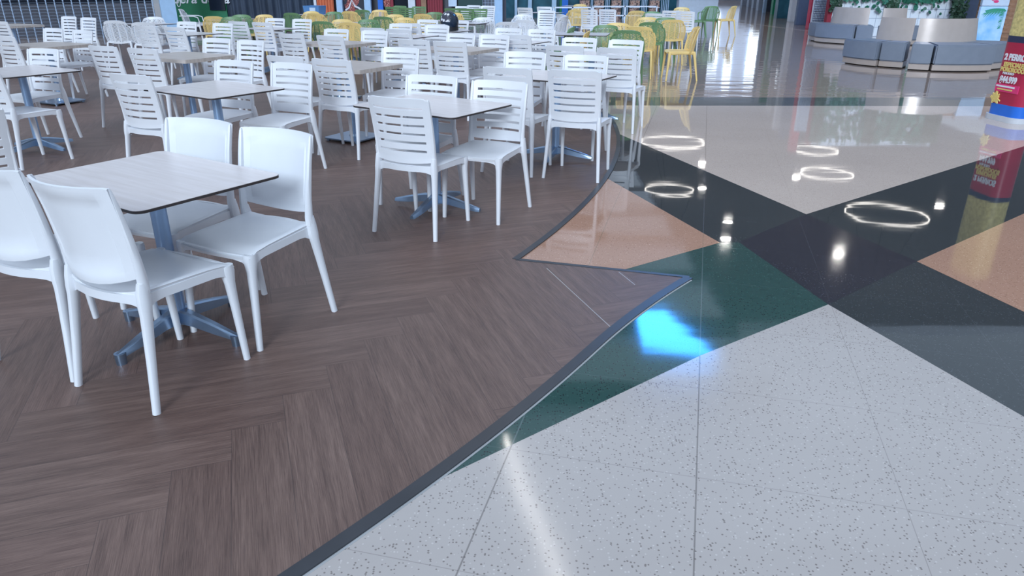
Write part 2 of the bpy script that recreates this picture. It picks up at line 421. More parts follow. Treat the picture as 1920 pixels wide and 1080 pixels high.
def shell_back(mat):
    b = MB()
    def f(u, v):
        hw = .240+.030*math.sin(math.pi*min(1, v*1.1))-.045*v**3
        an = u*1.05
        x = hw*math.sin(an)/math.sin(1.05); y = -.205-.075*v**1.6+(1-math.cos(an))*.20*(1-.35*v)
        z = .432+.385*v-.035*abs(u)**3*(v > .8)*1.0-.01*(1-v)*(1-u*u)
        return (x, y, z)
    # continuous rails
    zones = [-1, -.86, -.52, -.18, .18, .52, .86, 1]
    b.surf(f, [-1, -.95, -.90], [i/16 for i in range(17)], th=.012)
    b.surf(f, [.90, .95, 1], [i/16 for i in range(17)], th=.012)
    uu = [-.92+.115*i for i in range(17)]
    b.surf(f, uu, [0, .04, .09], th=.012); b.surf(f, uu, [.88, .93, .97, 1.0], th=.012)
    rails = [-.54, -.18, .18, .54]
    for r_ in rails: b.surf(f, [r_-.028, r_+.028], [i/12 for i in range(13)], th=.013)
    zb = [(-.91, -.53), (-.53, -.17), (-.17, .17), (.17, .53), (.53, .91)]
    nrow = 16
    for q, (a, c_) in enumerate(zb):
        sl = .085*(1 if q % 2 == 0 else -1)
        if q == 2: sl = .085
        for r_ in range(nrow+3):
            v0 = .06+(r_-1.5)*.86/nrow
            pts = []
            def g(u, v, v0=v0, a=a, c_=c_, sl=sl):
                t = (u-a)/(c_-a); vv = v0+sl*(t-.5)+v
                return f(u, min(.93, max(.03, vv)))
            if v0-.05 < .0 or v0 > .9: continue
            b.surf(g, [a, (a+c_)/2, c_], [0, .031], th=.009)
    return b.mesh('backrest', mat)
def shell_seat(mat):
    b = MB()
    def f(u, v): return ((.215+.01*v)*u, -.20+.42*v, .445-.012*(1-u*u)-.012*(v > .95))
    b.surf(f, [-1, -.9, -.82], [0, .25, .5, .75, .9, 1], th=.02); b.surf(f, [.82, .9, 1], [0, .25, .5, .75, .9, 1], th=.02)
    b.surf(f, [-.84, -.3, .3, .84], [0, .05, .1], th=.02); b.surf(f, [-.84, -.3, .3, .84], [.88, .95, 1], th=.02)
    for i in range(17):
        v0 = .10+.78*i/17
        b.surf(f, [-.84, -.4, 0, .4, .84], [v0, v0+.033], th=.012)
    for r_ in (-.4, 0, .4): b.surf(f, [r_-.03, r_+.03], [.05, .5, .95], th=.014)
    for s in (-1, 1): b.sweep([(s*.205, -.19, .425), (s*.208, .0, .43), (s*.212, .20, .42)], [(.010, .022)]*3, 8)
    b.sweep([(-.21, .205, .42), (0, .212, .425), (.21, .205, .42)], [(.010, .022)]*3, 8)
    return b.mesh('seat', mat)
def shell_leg(s, front, mat):
    b = MB(); y1, y0 = (.198, .232) if front else (-.185, -.262)
    b.sweep([(s*.235, y0, 0), (s*.225, y0+(y1-y0)*.4, .18), (s*.215, y0+(y1-y0)*.8, .36), (s*.208, y1, .435)], [(.012, .013), (.015, .017), (.019, .022), (.022, .026)], 10, sq=.8)
    return b.mesh('leg', mat)
def arm_mesh(s, mat):
    b = MB(); b.sweep([(s*.235, -.24, .66), (s*.255, -.1, .655), (s*.26, .1, .65), (s*.255, .19, .62), (s*.245, .215, .5), (s*.225, .21, .40)], [(.02, .011)]*4+[(.014, .014)]*2, 10, sq=.8)
    return b.mesh('armrest', mat)

def proto(kind, colr):
    mat = M['wp'] if kind == 'P' else M[colr]
    root = empty('dining_chair' if kind != 'A' else 'armchair', (0, 0, 0))
    if kind in 'SP':
        link('seat', seat_mesh(mat, kind == 'P'), root)
        link('backrest', back_slatted(mat) if kind == 'S' else back_plain(mat), root)
        for s in (-1, 1):
            me = leg_front(s); me.materials[0] = mat; link('leg', me, root)
            link('leg', leg_rear(s, mat), root)
    else:
        link('seat', shell_seat(mat), root); link('backrest', shell_back(mat), root)
        for s in (-1, 1):
            for fr in (0, 1): link('leg', shell_leg(s, fr, mat), root)
            if kind == 'A': link('armrest', arm_mesh(s, mat), root)
    return root

CHAIRS = [
 (-1.89, 2.85, -21.6, 'P', 'w', 'white solid-backed chair, left of the two before the nearest table', 'white solid-backed chairs at the nearest table'),
 (-1.42, 2.62, -27.0, 'P', 'w', 'white solid-backed chair, right of the two before the nearest table', 'white solid-backed chairs at the nearest table'),
 (-1.63, 3.37, 155.5, 'P', 'w', 'white solid-backed chair, left of the two beyond the nearest table', 'white solid-backed chairs at the nearest table'),
 (-1.18, 3.11, 153.3, 'P', 'w', 'white solid-backed chair, right of the two beyond the nearest table', 'white solid-backed chairs at the nearest table'),
 (-3.04, 4.02, 35.0, 'S', 'w', 'white slatted chair cut by the left edge, behind the nearest solid-backed chair', 'white slatted cafe chairs'),
 (-4.26, 6.36, -25.7, 'S', 'w', 'white slatted chair, alone before the table at the left picture edge', 'white slatted cafe chairs'),
 (-8.30, 12.82, -27.9, 'S', 'w', 'white slatted chair, alone before the table right in front of the grille', 'white slatted cafe chairs'),
 (-6.05, 9.44, -26.6, 'S', 'w', 'white slatted chair, alone before the second table from the left edge', 'white slatted cafe chairs'),
 (-4.72, 7.30, 160.2, 'S', 'w', 'white slatted chair, alone beyond the table at the left picture edge', 'white slatted cafe chairs'),
 (-6.54, 10.56, 154.0, 'S', 'w', 'white slatted chair, left of the two beyond the second table from the left edge', 'white slatted cafe chairs'),
 (-5.92, 10.17, 152.4, 'S', 'w', 'white slatted chair, right of the two beyond the second table from the left edge', 'white slatted cafe chairs'),
 (-8.31, 14.09, 153.9, 'S', 'w', 'white slatted chair, left of the two beyond the table right in front of the grille', 'white slatted cafe chairs'),
 (-7.72, 13.66, 152.7, 'S', 'w', 'white slatted chair, right of the two beyond the table right in front of the grille', 'white slatted cafe chairs'),
 (-7.13, 14.02, 0.0, 'N', 'w', 'white net-backed shell chair from behind, right of two slatted chairs, before the grille', 'white net-backed shell chairs'),
 (-4.17, 8.11, -24.9, 'S', 'w', 'white slatted chair, left of the two before the thick-topped table left of centre', 'white slatted cafe chairs'),
 (-3.62, 7.82, -25.8, 'S', 'w', 'white slatted chair, right of the two before the thick-topped table left of centre', 'white slatted cafe chairs'),
 (-6.37, 13.48, 0.0, 'N', 'w', 'white net-backed shell chair seen from behind, left of the white pillar', 'white net-backed shell chairs'),
 (-7.04, 14.91, 180.0, 'N', 'w', 'white net-backed shell chair facing the camera against the white pillar', 'white net-backed shell chairs'),
 (-5.37, 11.65, -26.7, 'S', 'w', 'white slatted chair, left of the two before the table below the green shop front', 'white slatted cafe chairs'),
 (-4.81, 11.33, -26.9, 'S', 'w', 'white slatted chair, right of the two before the table below the green shop front', 'white slatted cafe chairs'),
 (-5.40, 12.35, 155.7, 'S', 'w', 'white slatted chair, left of the two beyond the table below the green shop front', 'white slatted cafe chairs'),
 (-4.66, 11.92, 154.0, 'S', 'w', 'white slatted chair, right of the two beyond the table below the green shop front', 'white slatted cafe chairs'),
 (-2.46, 6.21, 155.7, 'S', 'w', 'white slatted chair, left of the two beyond the table directly behind the nearest table', 'white slatted cafe chairs'),
 (-1.91, 6.01, 156.3, 'S', 'w', 'white slatted chair, right of the two beyond the table directly behind the nearest table', 'white slatted cafe chairs'),
 (-2.70, 5.67, -25.2, 'S', 'w', 'white slatted chair, alone before the table directly behind the nearest table', 'white slatted cafe chairs'),
 (-3.55, 8.73, 156.5, 'S', 'w', 'white slatted chair, left of the two beyond the thick-topped table left of centre', 'white slatted cafe chairs'),
 (-3.07, 8.43, 150.6, 'S', 'w', 'white slatted chair, right of the two beyond the thick-topped table left of centre', 'white slatted cafe chairs'),
 (-6.00, 15.72, 0.0, 'N', 'y', 'yellow net-backed shell chair alone in front of the green shop front', 'yellow net-backed shell chairs'),
 (-5.54, 14.99, 180.0, 'N', 'g', 'left of two light green shell chairs below the dark screen', 'green net-backed shell chairs'),
 (-5.68, 15.95, 180.0, 'N', 'g', 'right of two light green shell chairs below the dark screen', 'green net-backed shell chairs'),
 (-4.43, 12.90, -27.6, 'S', 'w', 'white slatted chair, left of the two before the table in front of the dark curtain', 'white slatted cafe chairs'),
 (-3.94, 12.61, -27.5, 'S', 'w', 'white slatted chair, right of the two before the table in front of the dark curtain', 'white slatted cafe chairs'),
 (-5.26, 16.00, 166.0, 'N', 'y', 'yellow shell chair in front of the dark curtain, beside two light green ones', 'yellow net-backed shell chairs'),
 (-4.31, 13.52, 156.8, 'S', 'w', 'white slatted chair, left of the two beyond the table in front of the dark curtain', 'white slatted cafe chairs'),
 (-3.77, 13.27, 154.6, 'S', 'w', 'white slatted chair, right of the two beyond the table in front of the dark curtain', 'white slatted cafe chairs'),
 (-4.87, 17.44, -14.0, 'N', 'g', 'green shell chair standing alone before the dark curtain', 'green net-backed shell chairs'),
 (-4.74, 17.81, 166.0, 'N', 'y', 'yellow shell chair at right end of the dark curtain, the rear of two', 'yellow net-backed shell chairs'),
 (-4.29, 17.24, -14.0, 'N', 'y', 'yellow shell chair at right end of the dark curtain, the front of two', 'yellow net-backed shell chairs'),
 (-3.34, 13.92, -14.0, 'N', 'g', 'green net-backed shell chair seen from behind, beside a large yellow one', 'green net-backed shell chairs'),
 (-3.23, 14.15, 166.0, 'N', 'y', 'yellow shell chair facing the camera, right behind the large yellow netted one', 'yellow net-backed shell chairs'),
 (-2.78, 13.60, -14.0, 'N', 'y', 'large yellow net-backed shell chair seen from behind, left of the middle', 'yellow net-backed shell chairs'),
 (-2.72, 9.96, -28.4, 'S', 'w', 'white slatted chair, left of the two before the table below the yellow shell chairs', 'white slatted cafe chairs'),
 (-2.56, 10.54, 154.3, 'S', 'w', 'white slatted chair, left of the two beyond the table below the yellow shell chairs', 'white slatted cafe chairs'),
 (-2.15, 9.63, -28.3, 'S', 'w', 'white slatted chair, right of the two before the table below the yellow shell chairs', 'white slatted cafe chairs'),
 (-1.96, 7.04, -27.2, 'S', 'w', 'white slatted chair, left of the two before the table on a square base plate', 'white slatted cafe chairs'),
 (-1.48, 6.77, -26.2, 'S', 'w', 'white slatted chair, right of the two before the table on a square base plate', 'white slatted cafe chairs'),
 (-1.91, 11.21, -27.3, 'S', 'w', 'white slatted chair, left of the two before the small table in front of the helmet', 'white slatted cafe chairs'),
 (-1.96, 10.20, 156.0, 'S', 'w', 'white slatted chair, right of the two beyond the table below the yellow shell chairs', 'white slatted cafe chairs'),
 (-1.49, 10.93, -27.6, 'S', 'w', 'white slatted chair, right of the two before the small table in front of the helmet', 'white slatted cafe chairs'),
 (-1.85, 11.88, 153.6, 'S', 'w', 'white slatted chair, left of the two beyond the small table in front of the helmet', 'white slatted cafe chairs'),
 (-1.54, 12.46, -28.3, 'S', 'w', 'white slatted chair, left of the two before the table carrying the helmet', 'white slatted cafe chairs'),
 (-1.57, 13.15, 152.4, 'S', 'w', 'white slatted chair, left of the two beyond the table carrying the helmet', 'white slatted cafe chairs'),
 (-1.09, 12.20, -28.6, 'S', 'w', 'white slatted chair, right of the two before the table carrying the helmet', 'white slatted cafe chairs'),
 (-1.24, 11.51, 155.4, 'S', 'w', 'white slatted chair, right of the two beyond the small table in front of the helmet', 'white slatted cafe chairs'),
 (-1.02, 12.84, 154.5, 'S', 'w', 'white slatted chair, right of the two beyond the table carrying the helmet', 'white slatted cafe chairs'),
 (-1.05, 9.02, -24.9, 'S', 'w', 'white slatted chair, left of the two before the thick-topped table right of the middle', 'white slatted cafe chairs'),
 (-0.61, 8.74, -25.3, 'S', 'w', 'white slatted chair, right of the two before the thick-topped table right of the middle', 'white slatted cafe chairs'),
 (-1.21, 7.51, 161.0, 'S', 'w', 'white slatted chair, alone beyond the table on a square base plate', 'white slatted cafe chairs'),
 (-0.76, 9.62, 153.8, 'S', 'w', 'white slatted chair, left of the two beyond the thick-topped table right of the middle', 'white slatted cafe chairs'),
 (-0.32, 9.39, 155.0, 'S', 'w', 'white slatted chair, right of the two beyond the thick-topped table right of the middle', 'white slatted cafe chairs'),
 (-0.34, 10.13, -24.3, 'S', 'w', 'white slatted chair, left of the two before the table below the two white shell chairs', 'white slatted cafe chairs'),
 (-0.15, 10.76, 155.5, 'S', 'w', 'white slatted chair, left of the two beyond the table below the two white shell chairs', 'white slatted cafe chairs'),
 (0.14, 9.86, -26.7, 'S', 'w', 'white slatted chair, right of the two before the table below the two white shell chairs', 'white slatted cafe chairs'),
 (0.31, 10.51, 153.9, 'S', 'w', 'white slatted chair, right of the two beyond the table below the two white shell chairs', 'white slatted cafe chairs'),
 (0.05, 7.05, 161.0, 'S', 'w', 'white slatted chair, left of the two beyond the table closest to the curved floor trim', 'white slatted cafe chairs'),
 (0.64, 8.23, -24.1, 'S', 'w', 'white slatted chair, left of the two before the table beside the glossy aisle', 'white slatted cafe chairs'),
 (0.05, 6.15, -24.7, 'S', 'w', 'white slatted chair, left of the two before the table closest to the curved floor trim', 'white slatted cafe chairs'),
 (0.73, 8.92, 161.0, 'S', 'w', 'white slatted chair, left of the two beyond the table beside the glossy aisle', 'white slatted cafe chairs'),
 (1.21, 8.65, 150.6, 'S', 'w', 'white slatted chair, right of the two beyond the table beside the glossy aisle', 'white slatted cafe chairs'),
 (1.16, 8.00, -24.1, 'S', 'w', 'white slatted chair, right of the two before the table beside the glossy aisle', 'white slatted cafe chairs'),
 (0.60, 6.72, 161.0, 'S', 'w', 'white slatted chair, right of the two beyond the table closest to the curved floor trim', 'white slatted cafe chairs'),
 (0.55, 5.97, -19.6, 'S', 'w', 'white slatted chair, right of the two before the table closest to the curved floor trim', 'white slatted cafe chairs'),
 (-0.58, 4.56, -25.2, 'S', 'w', 'white slatted chair, alone before the table beside the tan floor wedge', 'white slatted cafe chairs'),
 (-0.67, 5.18, 156.3, 'S', 'w', 'white slatted chair, left of the two beyond the table beside the tan floor wedge', 'white slatted cafe chairs'),
 (-0.18, 4.88, 155.3, 'S', 'w', 'white slatted chair, right of the two beyond the table beside the tan floor wedge', 'white slatted cafe chairs'),
 (-2.99, 20.11, -27.3, 'S', 'g', 'green slatted chair farthest left in front of the black doorway', 'green slatted chairs'),
 (-3.12, 20.57, 150.0, 'S', 'g', 'green slatted chair before the black doorway, topmost of the group', 'green slatted chairs'),
 (-2.53, 19.51, -29.9, 'S', 'g', 'green slatted chair between the black doorway and the pale post', 'green slatted chairs'),
 (-2.53, 19.98, 153.2, 'S', 'g', 'green slatted chair before the red ridged panel and brown post', 'green slatted chairs'),
 (-2.55, 16.19, 166.0, 'N', 'y', 'left of two yellow shell chairs below the black doorway, facing the camera', 'yellow net-backed shell chairs'),
 (-2.16, 14.83, 166.0, 'N', 'y', 'lower right of two yellow shell chairs below the black doorway', 'yellow net-backed shell chairs'),
 (-1.92, 17.12, -14.0, 'N', 'y', 'olive yellow shell chair below the brown post, seen from behind', 'yellow net-backed shell chairs'),
 (-1.85, 17.59, 166.0, 'N', 'g', 'green shell chair at the foot of the right red panel', 'green net-backed shell chairs'),
 (-1.36, 16.72, -14.0, 'N', 'g', 'green shell chair just above the helmet', 'green net-backed shell chairs'),
 (-1.37, 17.22, 166.0, 'N', 'y', 'yellow shell chair just right above the helmet', 'yellow net-backed shell chairs'),
 (-1.39, 19.20, -22.0, 'S', 'g', 'green slatted chair left of three behind the helmet', 'green slatted chairs'),
 (-1.00, 18.91, -29.9, 'S', 'g', 'green slatted chair middle of three behind the helmet', 'green slatted chairs'),
 (-0.89, 18.45, 153.1, 'S', 'g', 'green slatted chair right of three behind the helmet', 'green slatted chairs'),
 (-1.43, 20.33, 152.3, 'S', 'w', 'white slatted chair under the dark menu board, left of three', 'white slatted cafe chairs'),
 (-1.16, 21.00, 152.3, 'S', 'w', 'white slatted chair under the dark menu board, middle of three', 'white slatted cafe chairs'),
 (-0.74, 20.68, 158.0, 'S', 'w', 'white slatted chair under the dark menu board, right of three', 'white slatted cafe chairs'),
 (-0.64, 15.04, 166.0, 'N', 'w', 'white net-backed shell chair right of the helmet, facing the camera', 'white net-backed shell chairs'),
 (-0.08, 13.88, -4.0, 'N', 'w', 'white net-backed shell chair right of the helmet, seen from behind', 'white net-backed shell chairs'),
 (-3.69, 19.49, -14.0, 'N', 'g', 'dark green shell chair in front of the food poster', 'green net-backed shell chairs'),
 (-2.73, 14.10, 166.0, 'N', 'g', 'bright green shell chair by the foot of the right pale post', 'green net-backed shell chairs'),
 (-2.56, 15.72, -14.0, 'N', 'g', 'dark green shell chair right of the food poster post', 'green net-backed shell chairs'),
 (-3.34, 18.93, 166.0, 'N', 'y', 'yellow shell chair below the blue strip on the shop front', 'yellow net-backed shell chairs'),
 (-4.19, 17.71, 166.0, 'N', 'g', 'green shell chair below the orange ridged panel', 'green net-backed shell chairs'),
 (-3.80, 18.50, -14.0, 'N', 'y', 'tan shell chair below the food poster, left of the green one', 'yellow net-backed shell chairs'),
 (0.42, 19.70, -30.0, 'S', 'w', 'white slatted chair at upper middle, left of two beneath teal glass', 'white slatted cafe chairs'),
 (0.93, 20.44, -26.2, 'S', 'w', 'white slatted chair at upper middle, right of two beneath teal glass', 'white slatted cafe chairs'),
 (0.68, 17.35, 154.8, 'S', 'w', 'white slatted chair in front of two beneath teal glass', 'white slatted cafe chairs'),
 (0.18, 16.45, 166.0, 'N', 'w', 'white shell chair facing the camera at upper middle, behind another', 'white net-backed shell chairs'),
 (0.28, 14.60, -14.0, 'N', 'w', 'white shell chair at upper middle, seen from behind, nearest the white slatted rows', 'white net-backed shell chairs'),
 (1.63, 19.86, -4.0, 'N', 'y', 'tan shell chair seen from behind at upper middle, right of a white crossed railing', 'yellow net-backed shell chairs'),
 (2.04, 23.85, 166.0, 'N', 'y', 'tan shell chair farthest back at upper middle by the railing', 'yellow net-backed shell chairs'),
 (1.92, 18.50, -30.0, 'S', 'w', 'grey-white slatted chair left of two before the product racks', 'white slatted cafe chairs'),
 (2.36, 18.65, -26.5, 'S', 'w', 'grey-white slatted chair right of two before the product racks', 'white slatted cafe chairs'),
 (3.05, 19.09, -4.0, 'N', 'y', 'tan shell chair seen from behind before the striped racks', 'yellow net-backed shell chairs'),
 (1.49, 12.50, 166.0, 'N', 'g', 'green shell chair at left of the green and yellow cluster behind the round-edged table', 'green net-backed shell chairs'),
 (1.77, 13.14, 166.0, 'N', 'y', 'yellow shell chair between green ones, behind the round-edged table', 'yellow net-backed shell chairs'),
 (1.76, 11.64, -14.0, 'N', 'g', 'green net-backed chair nearest in the green and yellow cluster', 'green net-backed shell chairs'),
 (2.10, 12.58, -14.0, 'N', 'y', 'large yellow net-backed chair right of the nearest green one', 'yellow net-backed shell chairs'),
 (2.51, 13.88, -14.0, 'N', 'g', 'dark green shell chair seen from behind, left of the upright tan-yellow one', 'green net-backed shell chairs'),
 (2.65, 15.25, 166.0, 'N', 'y', 'yellow shell chair behind the dark green one in the cluster by the aisle', 'yellow net-backed shell chairs'),
 (3.05, 14.81, -4.0, 'N', 'y', 'tan-yellow net-backed chair seen squarely from behind, left of the lone yellow chair', 'yellow net-backed shell chairs'),
 (3.00, 15.14, 166.0, 'N', 'g', 'green shell chair just behind the upright tan-yellow one', 'green net-backed shell chairs'),
 (3.97, 17.48, -30.0, 'S', 'w', 'grey slatted chair rightmost of three above the lone yellow chair', 'white slatted cafe chairs'),
 (3.73, 17.90, -26.3, 'S', 'w', 'grey slatted chair middle of three above the lone yellow chair', 'white slatted cafe chairs'),
 (3.09, 16.35, -30.0, 'S', 'w', 'grey slatted chair leftmost of three above the lone yellow chair', 'white slatted cafe chairs'),
 (3.28, 18.19, 166.0, 'N', 'g', 'olive green shell chair before the striped racks, right of the tan one', 'green net-backed shell chairs'),
 (4.60, 21.11, 166.0, 'N', 'y', 'yellow shell chair far back above the grey slatted chairs', 'yellow net-backed shell chairs'),
 (5.67, 22.34, 150.0, 'A', 'g', 'dark green armchair far back by the aisle, facing the camera', 'green armchairs'),
 (2.72, 12.31, 88.0, 'N', 'y', 'yellow net-backed chair standing alone sideways in the glossy aisle', 'yellow net-backed shell chairs'),
 (0.86, 15.95, 60.0, 'N', 'w', 'white shell chair turned sideways, above the open green shell chair', 'white net-backed shell chairs'),
 (1.26, 17.02, -60.0, 'N', 'w', 'white shell chair seen edge-on below the tan chairs at upper middle', 'white net-backed shell chairs'),
 (0.72, 12.29, 75.0, 'N', 'g', 'green shell chair turned sideways, holding a yellow-edged shadowed seat', 'green net-backed shell chairs'),
 (0.86, 11.27, 80.0, 'N', 'y', 'yellow shell chair sideways nested beside the sideways green one', 'yellow net-backed shell chairs'),
 (5.26, 21.89, 80.0, 'N', 'g', 'dark green chair seen edge-on at right end of the far rows', 'green net-backed shell chairs'),
 (6.25, 22.66, 95.0, 'N', 'y', 'yellow chair farthest right, seen edge-on beside the far aisle', 'yellow net-backed shell chairs'),
 (-8.10, 19.52, -80.0, 'A', 'w', 'pale blue-white armchair sideways in front of the green shop front', 'white armchairs'),
]
TABLES = [
 (-1.52, 2.99, -33, 'block', 'thin white square table, the nearest, ringed by four solid-backed chairs'),
 (-0.53, 4.92, -34, 'thin', 'thin white table with black edge left of the tan floor wedge'),
 (-2.27, 5.67, -34, 'thin', 'thin white table with black edge directly behind the nearest table'),
 (-3.58, 8.27, -30, 'thick', 'thick grey-topped table left of centre between four slatted chairs'),
 (-4.46, 6.81, -33, 'thin', 'thin white table cut off by the left picture edge'),
 (-5.92, 9.70, -27, 'thick', 'thick grey-topped table far left, second from the left edge table'),
 (-9.09, 13.97, -25, 'thick', 'grey-topped table standing right in front of the grille'),
 (-6.83, 14.45, -30, 'thin', 'small table by the foot of the white pillar'),
 (-5.00, 11.78, -30, 'thin', 'white table below the green shop front among slatted chairs'),
 (-5.98, 16.41, -28, 'thick', 'table below the dark screen between light green shell chairs'),
 (-4.13, 13.06, -30, 'thin', 'white table in front of the dark curtain among slatted chairs'),
 (-2.34, 10.08, -30, 'thick', 'grey-topped table left of the middle below the yellow shell chairs'),
 (-1.61, 7.39, -30, 'thick', 'thick grey-topped table on a square metal base plate'),
 (-3.13, 14.75, -30, 'thin', 'table between the large yellow chair and the bright green one'),
 (-1.62, 11.39, -30, 'thin', 'small white table just in front of the helmet'),
 (-0.69, 9.24, -30, 'thick', 'thick grey-topped table just right of the middle'),
 (-1.25, 15.67, -30, 'thin', 'table behind the helmet before the green slatted chairs'),
 (1.06, 11.87, -12, 'thin', 'wide blue-grey table edge-on before the green and yellow cluster'),
 (-0.03, 10.29, -30, 'thin', 'white table below the two white shell chairs'),
 (-4.76, 18.47, -30, 'thin', 'table carrying the blue crate before the orange panel'),
 (-0.96, 14.95, -20, 'frame', 'white-framed side table right of the helmet'),
 (0.39, 6.50, -30, 'thin', 'white table closest to the curved floor trim, behind two slatted chairs'),
 (0.89, 8.49, -30, 'thin', 'white table beside the glossy aisle among the rightmost slatted chairs'),
 (-1.19, 12.60, -30, 'thin', 'table carrying the dark helmet'),
 (0.83, 19.83, -26, 'thin', 'white table at upper middle beneath teal glass'),
 (2.05, 25.06, -26, 'thin', 'white table farthest back near the railing'),
]
protos = {}
for (x, y, a, kind, colr, lab, grp) in CHAIRS:
    key = (kind, colr)
    if key not in protos:
        o = protos[key] = proto(kind, colr)
    else: o = copy_tree(protos[key])
    o.location = (x, y, .006 if math.hypot(x-CX, y-CY) < R1 or y < 4 else .002); o.rotation_euler = (0, 0, R(a))
    tag(o, lab, 'chair', grp)

# ---------------------------------------------------------------- tables
def rounded(lx, ly, r, n=5):
    pts = []
    for cx, cy, a0 in ((lx/2-r, ly/2-r, 0), (-lx/2+r, ly/2-r, 90), (-lx/2+r, -ly/2+r, 180), (lx/2-r, -ly/2+r, 270)):
        for i in range(n+1):
            a = R(a0+90*i/n); pts.append((cx+r*math.cos(a), cy+r*math.sin(a)))
    return pts
def base_leg(th):
    b = MB(); d = Vector((math.cos(th), math.sin(th), 0)); n_ = Vector((-d.y, d.x, 0))
    rings = []
    for t, wv, z0, z1 in ((.02, .030, .060, .125), (.10, .026, .058, .112), (.22, .021, .040, .084), (.315, .017, .030, .058), (.338, .015, .030, .052)):
        c = d*t
        rings.append([c-n_*wv+Vector((0, 0, z0)), c+n_*wv+Vector((0, 0, z0)), c+n_*wv*.8+Vector((0, 0, z1-.008)), c+n_*wv*.5+Vector((0, 0, z1)), c-n_*wv*.5+Vector((0, 0, z1)), c-n_*wv*.8+Vector((0, 0, z1-.008))])
    k = 6; vs = [p for r_ in rings for p in r_]
    fs = [(i*k+q, i*k+(q+1) % k, (i+1)*k+(q+1) % k, (i+1)*k+q) for i in range(len(rings)-1) for q in range(k)]
    fs += [tuple(reversed(range(k))), tuple(range((len(rings)-1)*k, len(rings)*k))]
    b.add(vs, fs)
    return b.mesh('base_leg', M['chrome'], angle=25)
def foot_mesh(x, y, block=False):
    b = MB()
    if block: b.cyl(x, y, 0, .05, .021, .024); return b.mesh('foot', M['chrome']); b.cyl(x, y, .012, .036, .008); b.cyl(x, y, 0, .013, .018, .015)
    return b.mesh('foot', M['chrome'])
def table(kind, brot):
    t = empty('cafe_table', (0, 0, 0))
    thin = kind != 'thick'; th = .012 if thin else .036
    b = MB(); pts = rounded(.86, .66, .04 if thin else .03)
    if thin:
        b.poly(pts, .718, .7285, 1); b.poly([(x*.998, y*.998) for x, y in pts], .7285, .730, 0)
    else: b.poly(pts, .73-th, .73, 0)
    link('table_top', b.mesh('table_top', [M['top'] if thin else M['top2'], M['dark']], angle=50), t)
    if kind == 'frame':
        for sx in (-1, 1):
            for sy in (-1, 1):
                c_ = MB(); c_.box(sx*.36, sy*.27, .359, .035, .035, .718); link('leg', c_.mesh('leg', M['w'], bevel=.003), t)
        c_ = MB(); c_.box(0, -.27, .70, .70, .02, .035); c_.box(0, .27, .70, .70, .02, .035); link('apron', c_.mesh('apron', M['w']), t)
        return t
    b = MB(); b.cyl(0, 0, .05, .70, .034); b.box(0, 0, .708, .36, .05, .018, R(20)); b.box(0, 0, .708, .36, .05, .018, R(110))
    link('pedestal', b.mesh('pedestal', M['column']), t)
    if kind in ('thin', 'block'):
        for q in range(4):
            th_ = R(brot)+q*math.pi/2
            lg = link('base_leg', base_leg(th_), t)
            link('foot', foot_mesh(.325*math.cos(th_), .325*math.sin(th_), kind == 'block'), lg)
    else:
        b = MB(); b.poly(rounded(.44, .44, .05), .022, .034); b.cyl(0, 0, .034, .06, .05, .04)
        bp = link('base_plate', b.mesh('base_plate', M['chrome'], angle=50), t)
        for sx in (-1, 1):
            for sy in (-1, 1):
                c_ = MB(); c_.cyl(sx*.18, sy*.18, 0, .023, .018); link('foot', c_.mesh('foot', M['chrome']), bp)
    return t
tp = {}
for (x, y, a, kind, lab) in TABLES:
    if kind not in tp: o = tp[kind] = table(kind, 100)
    else: o = copy_tree(tp[kind])
    o.location = (x, y, .006); o.rotation_euler = (0, 0, R(a)); tag(o, lab, 'table', 'cafe tables')

# ---------------------------------------------------------------- helmet and crate on tables
h = empty('motorcycle_helmet', (-1.02, 12.45, .737), R(200)); h.scale = (1.15, 1.15, 1.12); tag(h, 'dark blue-black open helmet with a white patterned front lying on a table', 'helmet')
def dome(rx, ry, rz, z0, v0, v1, u0=0, u1=2*math.pi, k=1.0):
    b = MB()
    def f(u, v):
        return (rx*k*math.cos(u)*math.sin(v), ry*k*math.sin(u)*math.sin(v), z0+rz*k*math.cos(v))
    nu = 28; us = [u0+(u1-u0)*i/nu for i in range(nu+1)]; vs = [v0+(v1-v0)*i/14 for i in range(15)]
    b.surf(f, us, vs, th=.008); return b
M['helmet'] = plain('helmet_lacquer', rgb(28, 42, 60), .15, var=.3, scale=5)
kk = N('helmet_print'); vo = kk.n('ShaderNodeTexVoronoi'); kk.l(kk.obj(), vo.inputs['Vector']); vo.inputs['Scale'].default_value = 22
kk.l(kk.ramp(vo.outputs['Distance'], [(.35, rgb(228, 228, 236)), (.5, rgb(60, 60, 74))]), kk.b.inputs['Base Color']); M['print'] = kk.m
link('shell', dome(.125, .155, .15, .12, .02, 2.2).mesh('shell', M['helmet']), h)
link('front_print', dome(.125, .155, .15, .12, .5, 1.5, 0.1, 1.3, 1.04).mesh('front_print', M['print']), h)
b = MB(); b.sweep([(.1, -.13, .10), (0, -.19, .085), (-.1, -.13, .10)], [(.03, .006)]*3, 8); link('peak', b.mesh('peak', M['black']), h)
b = MB(); b.surf(lambda u, v: (.118*math.cos(u), .147*math.sin(u), .012+.05*v), [2*math.pi*i/24 for i in range(25)], [0, 1], th=.012); link('rim', b.mesh('rim', M['black']), h)

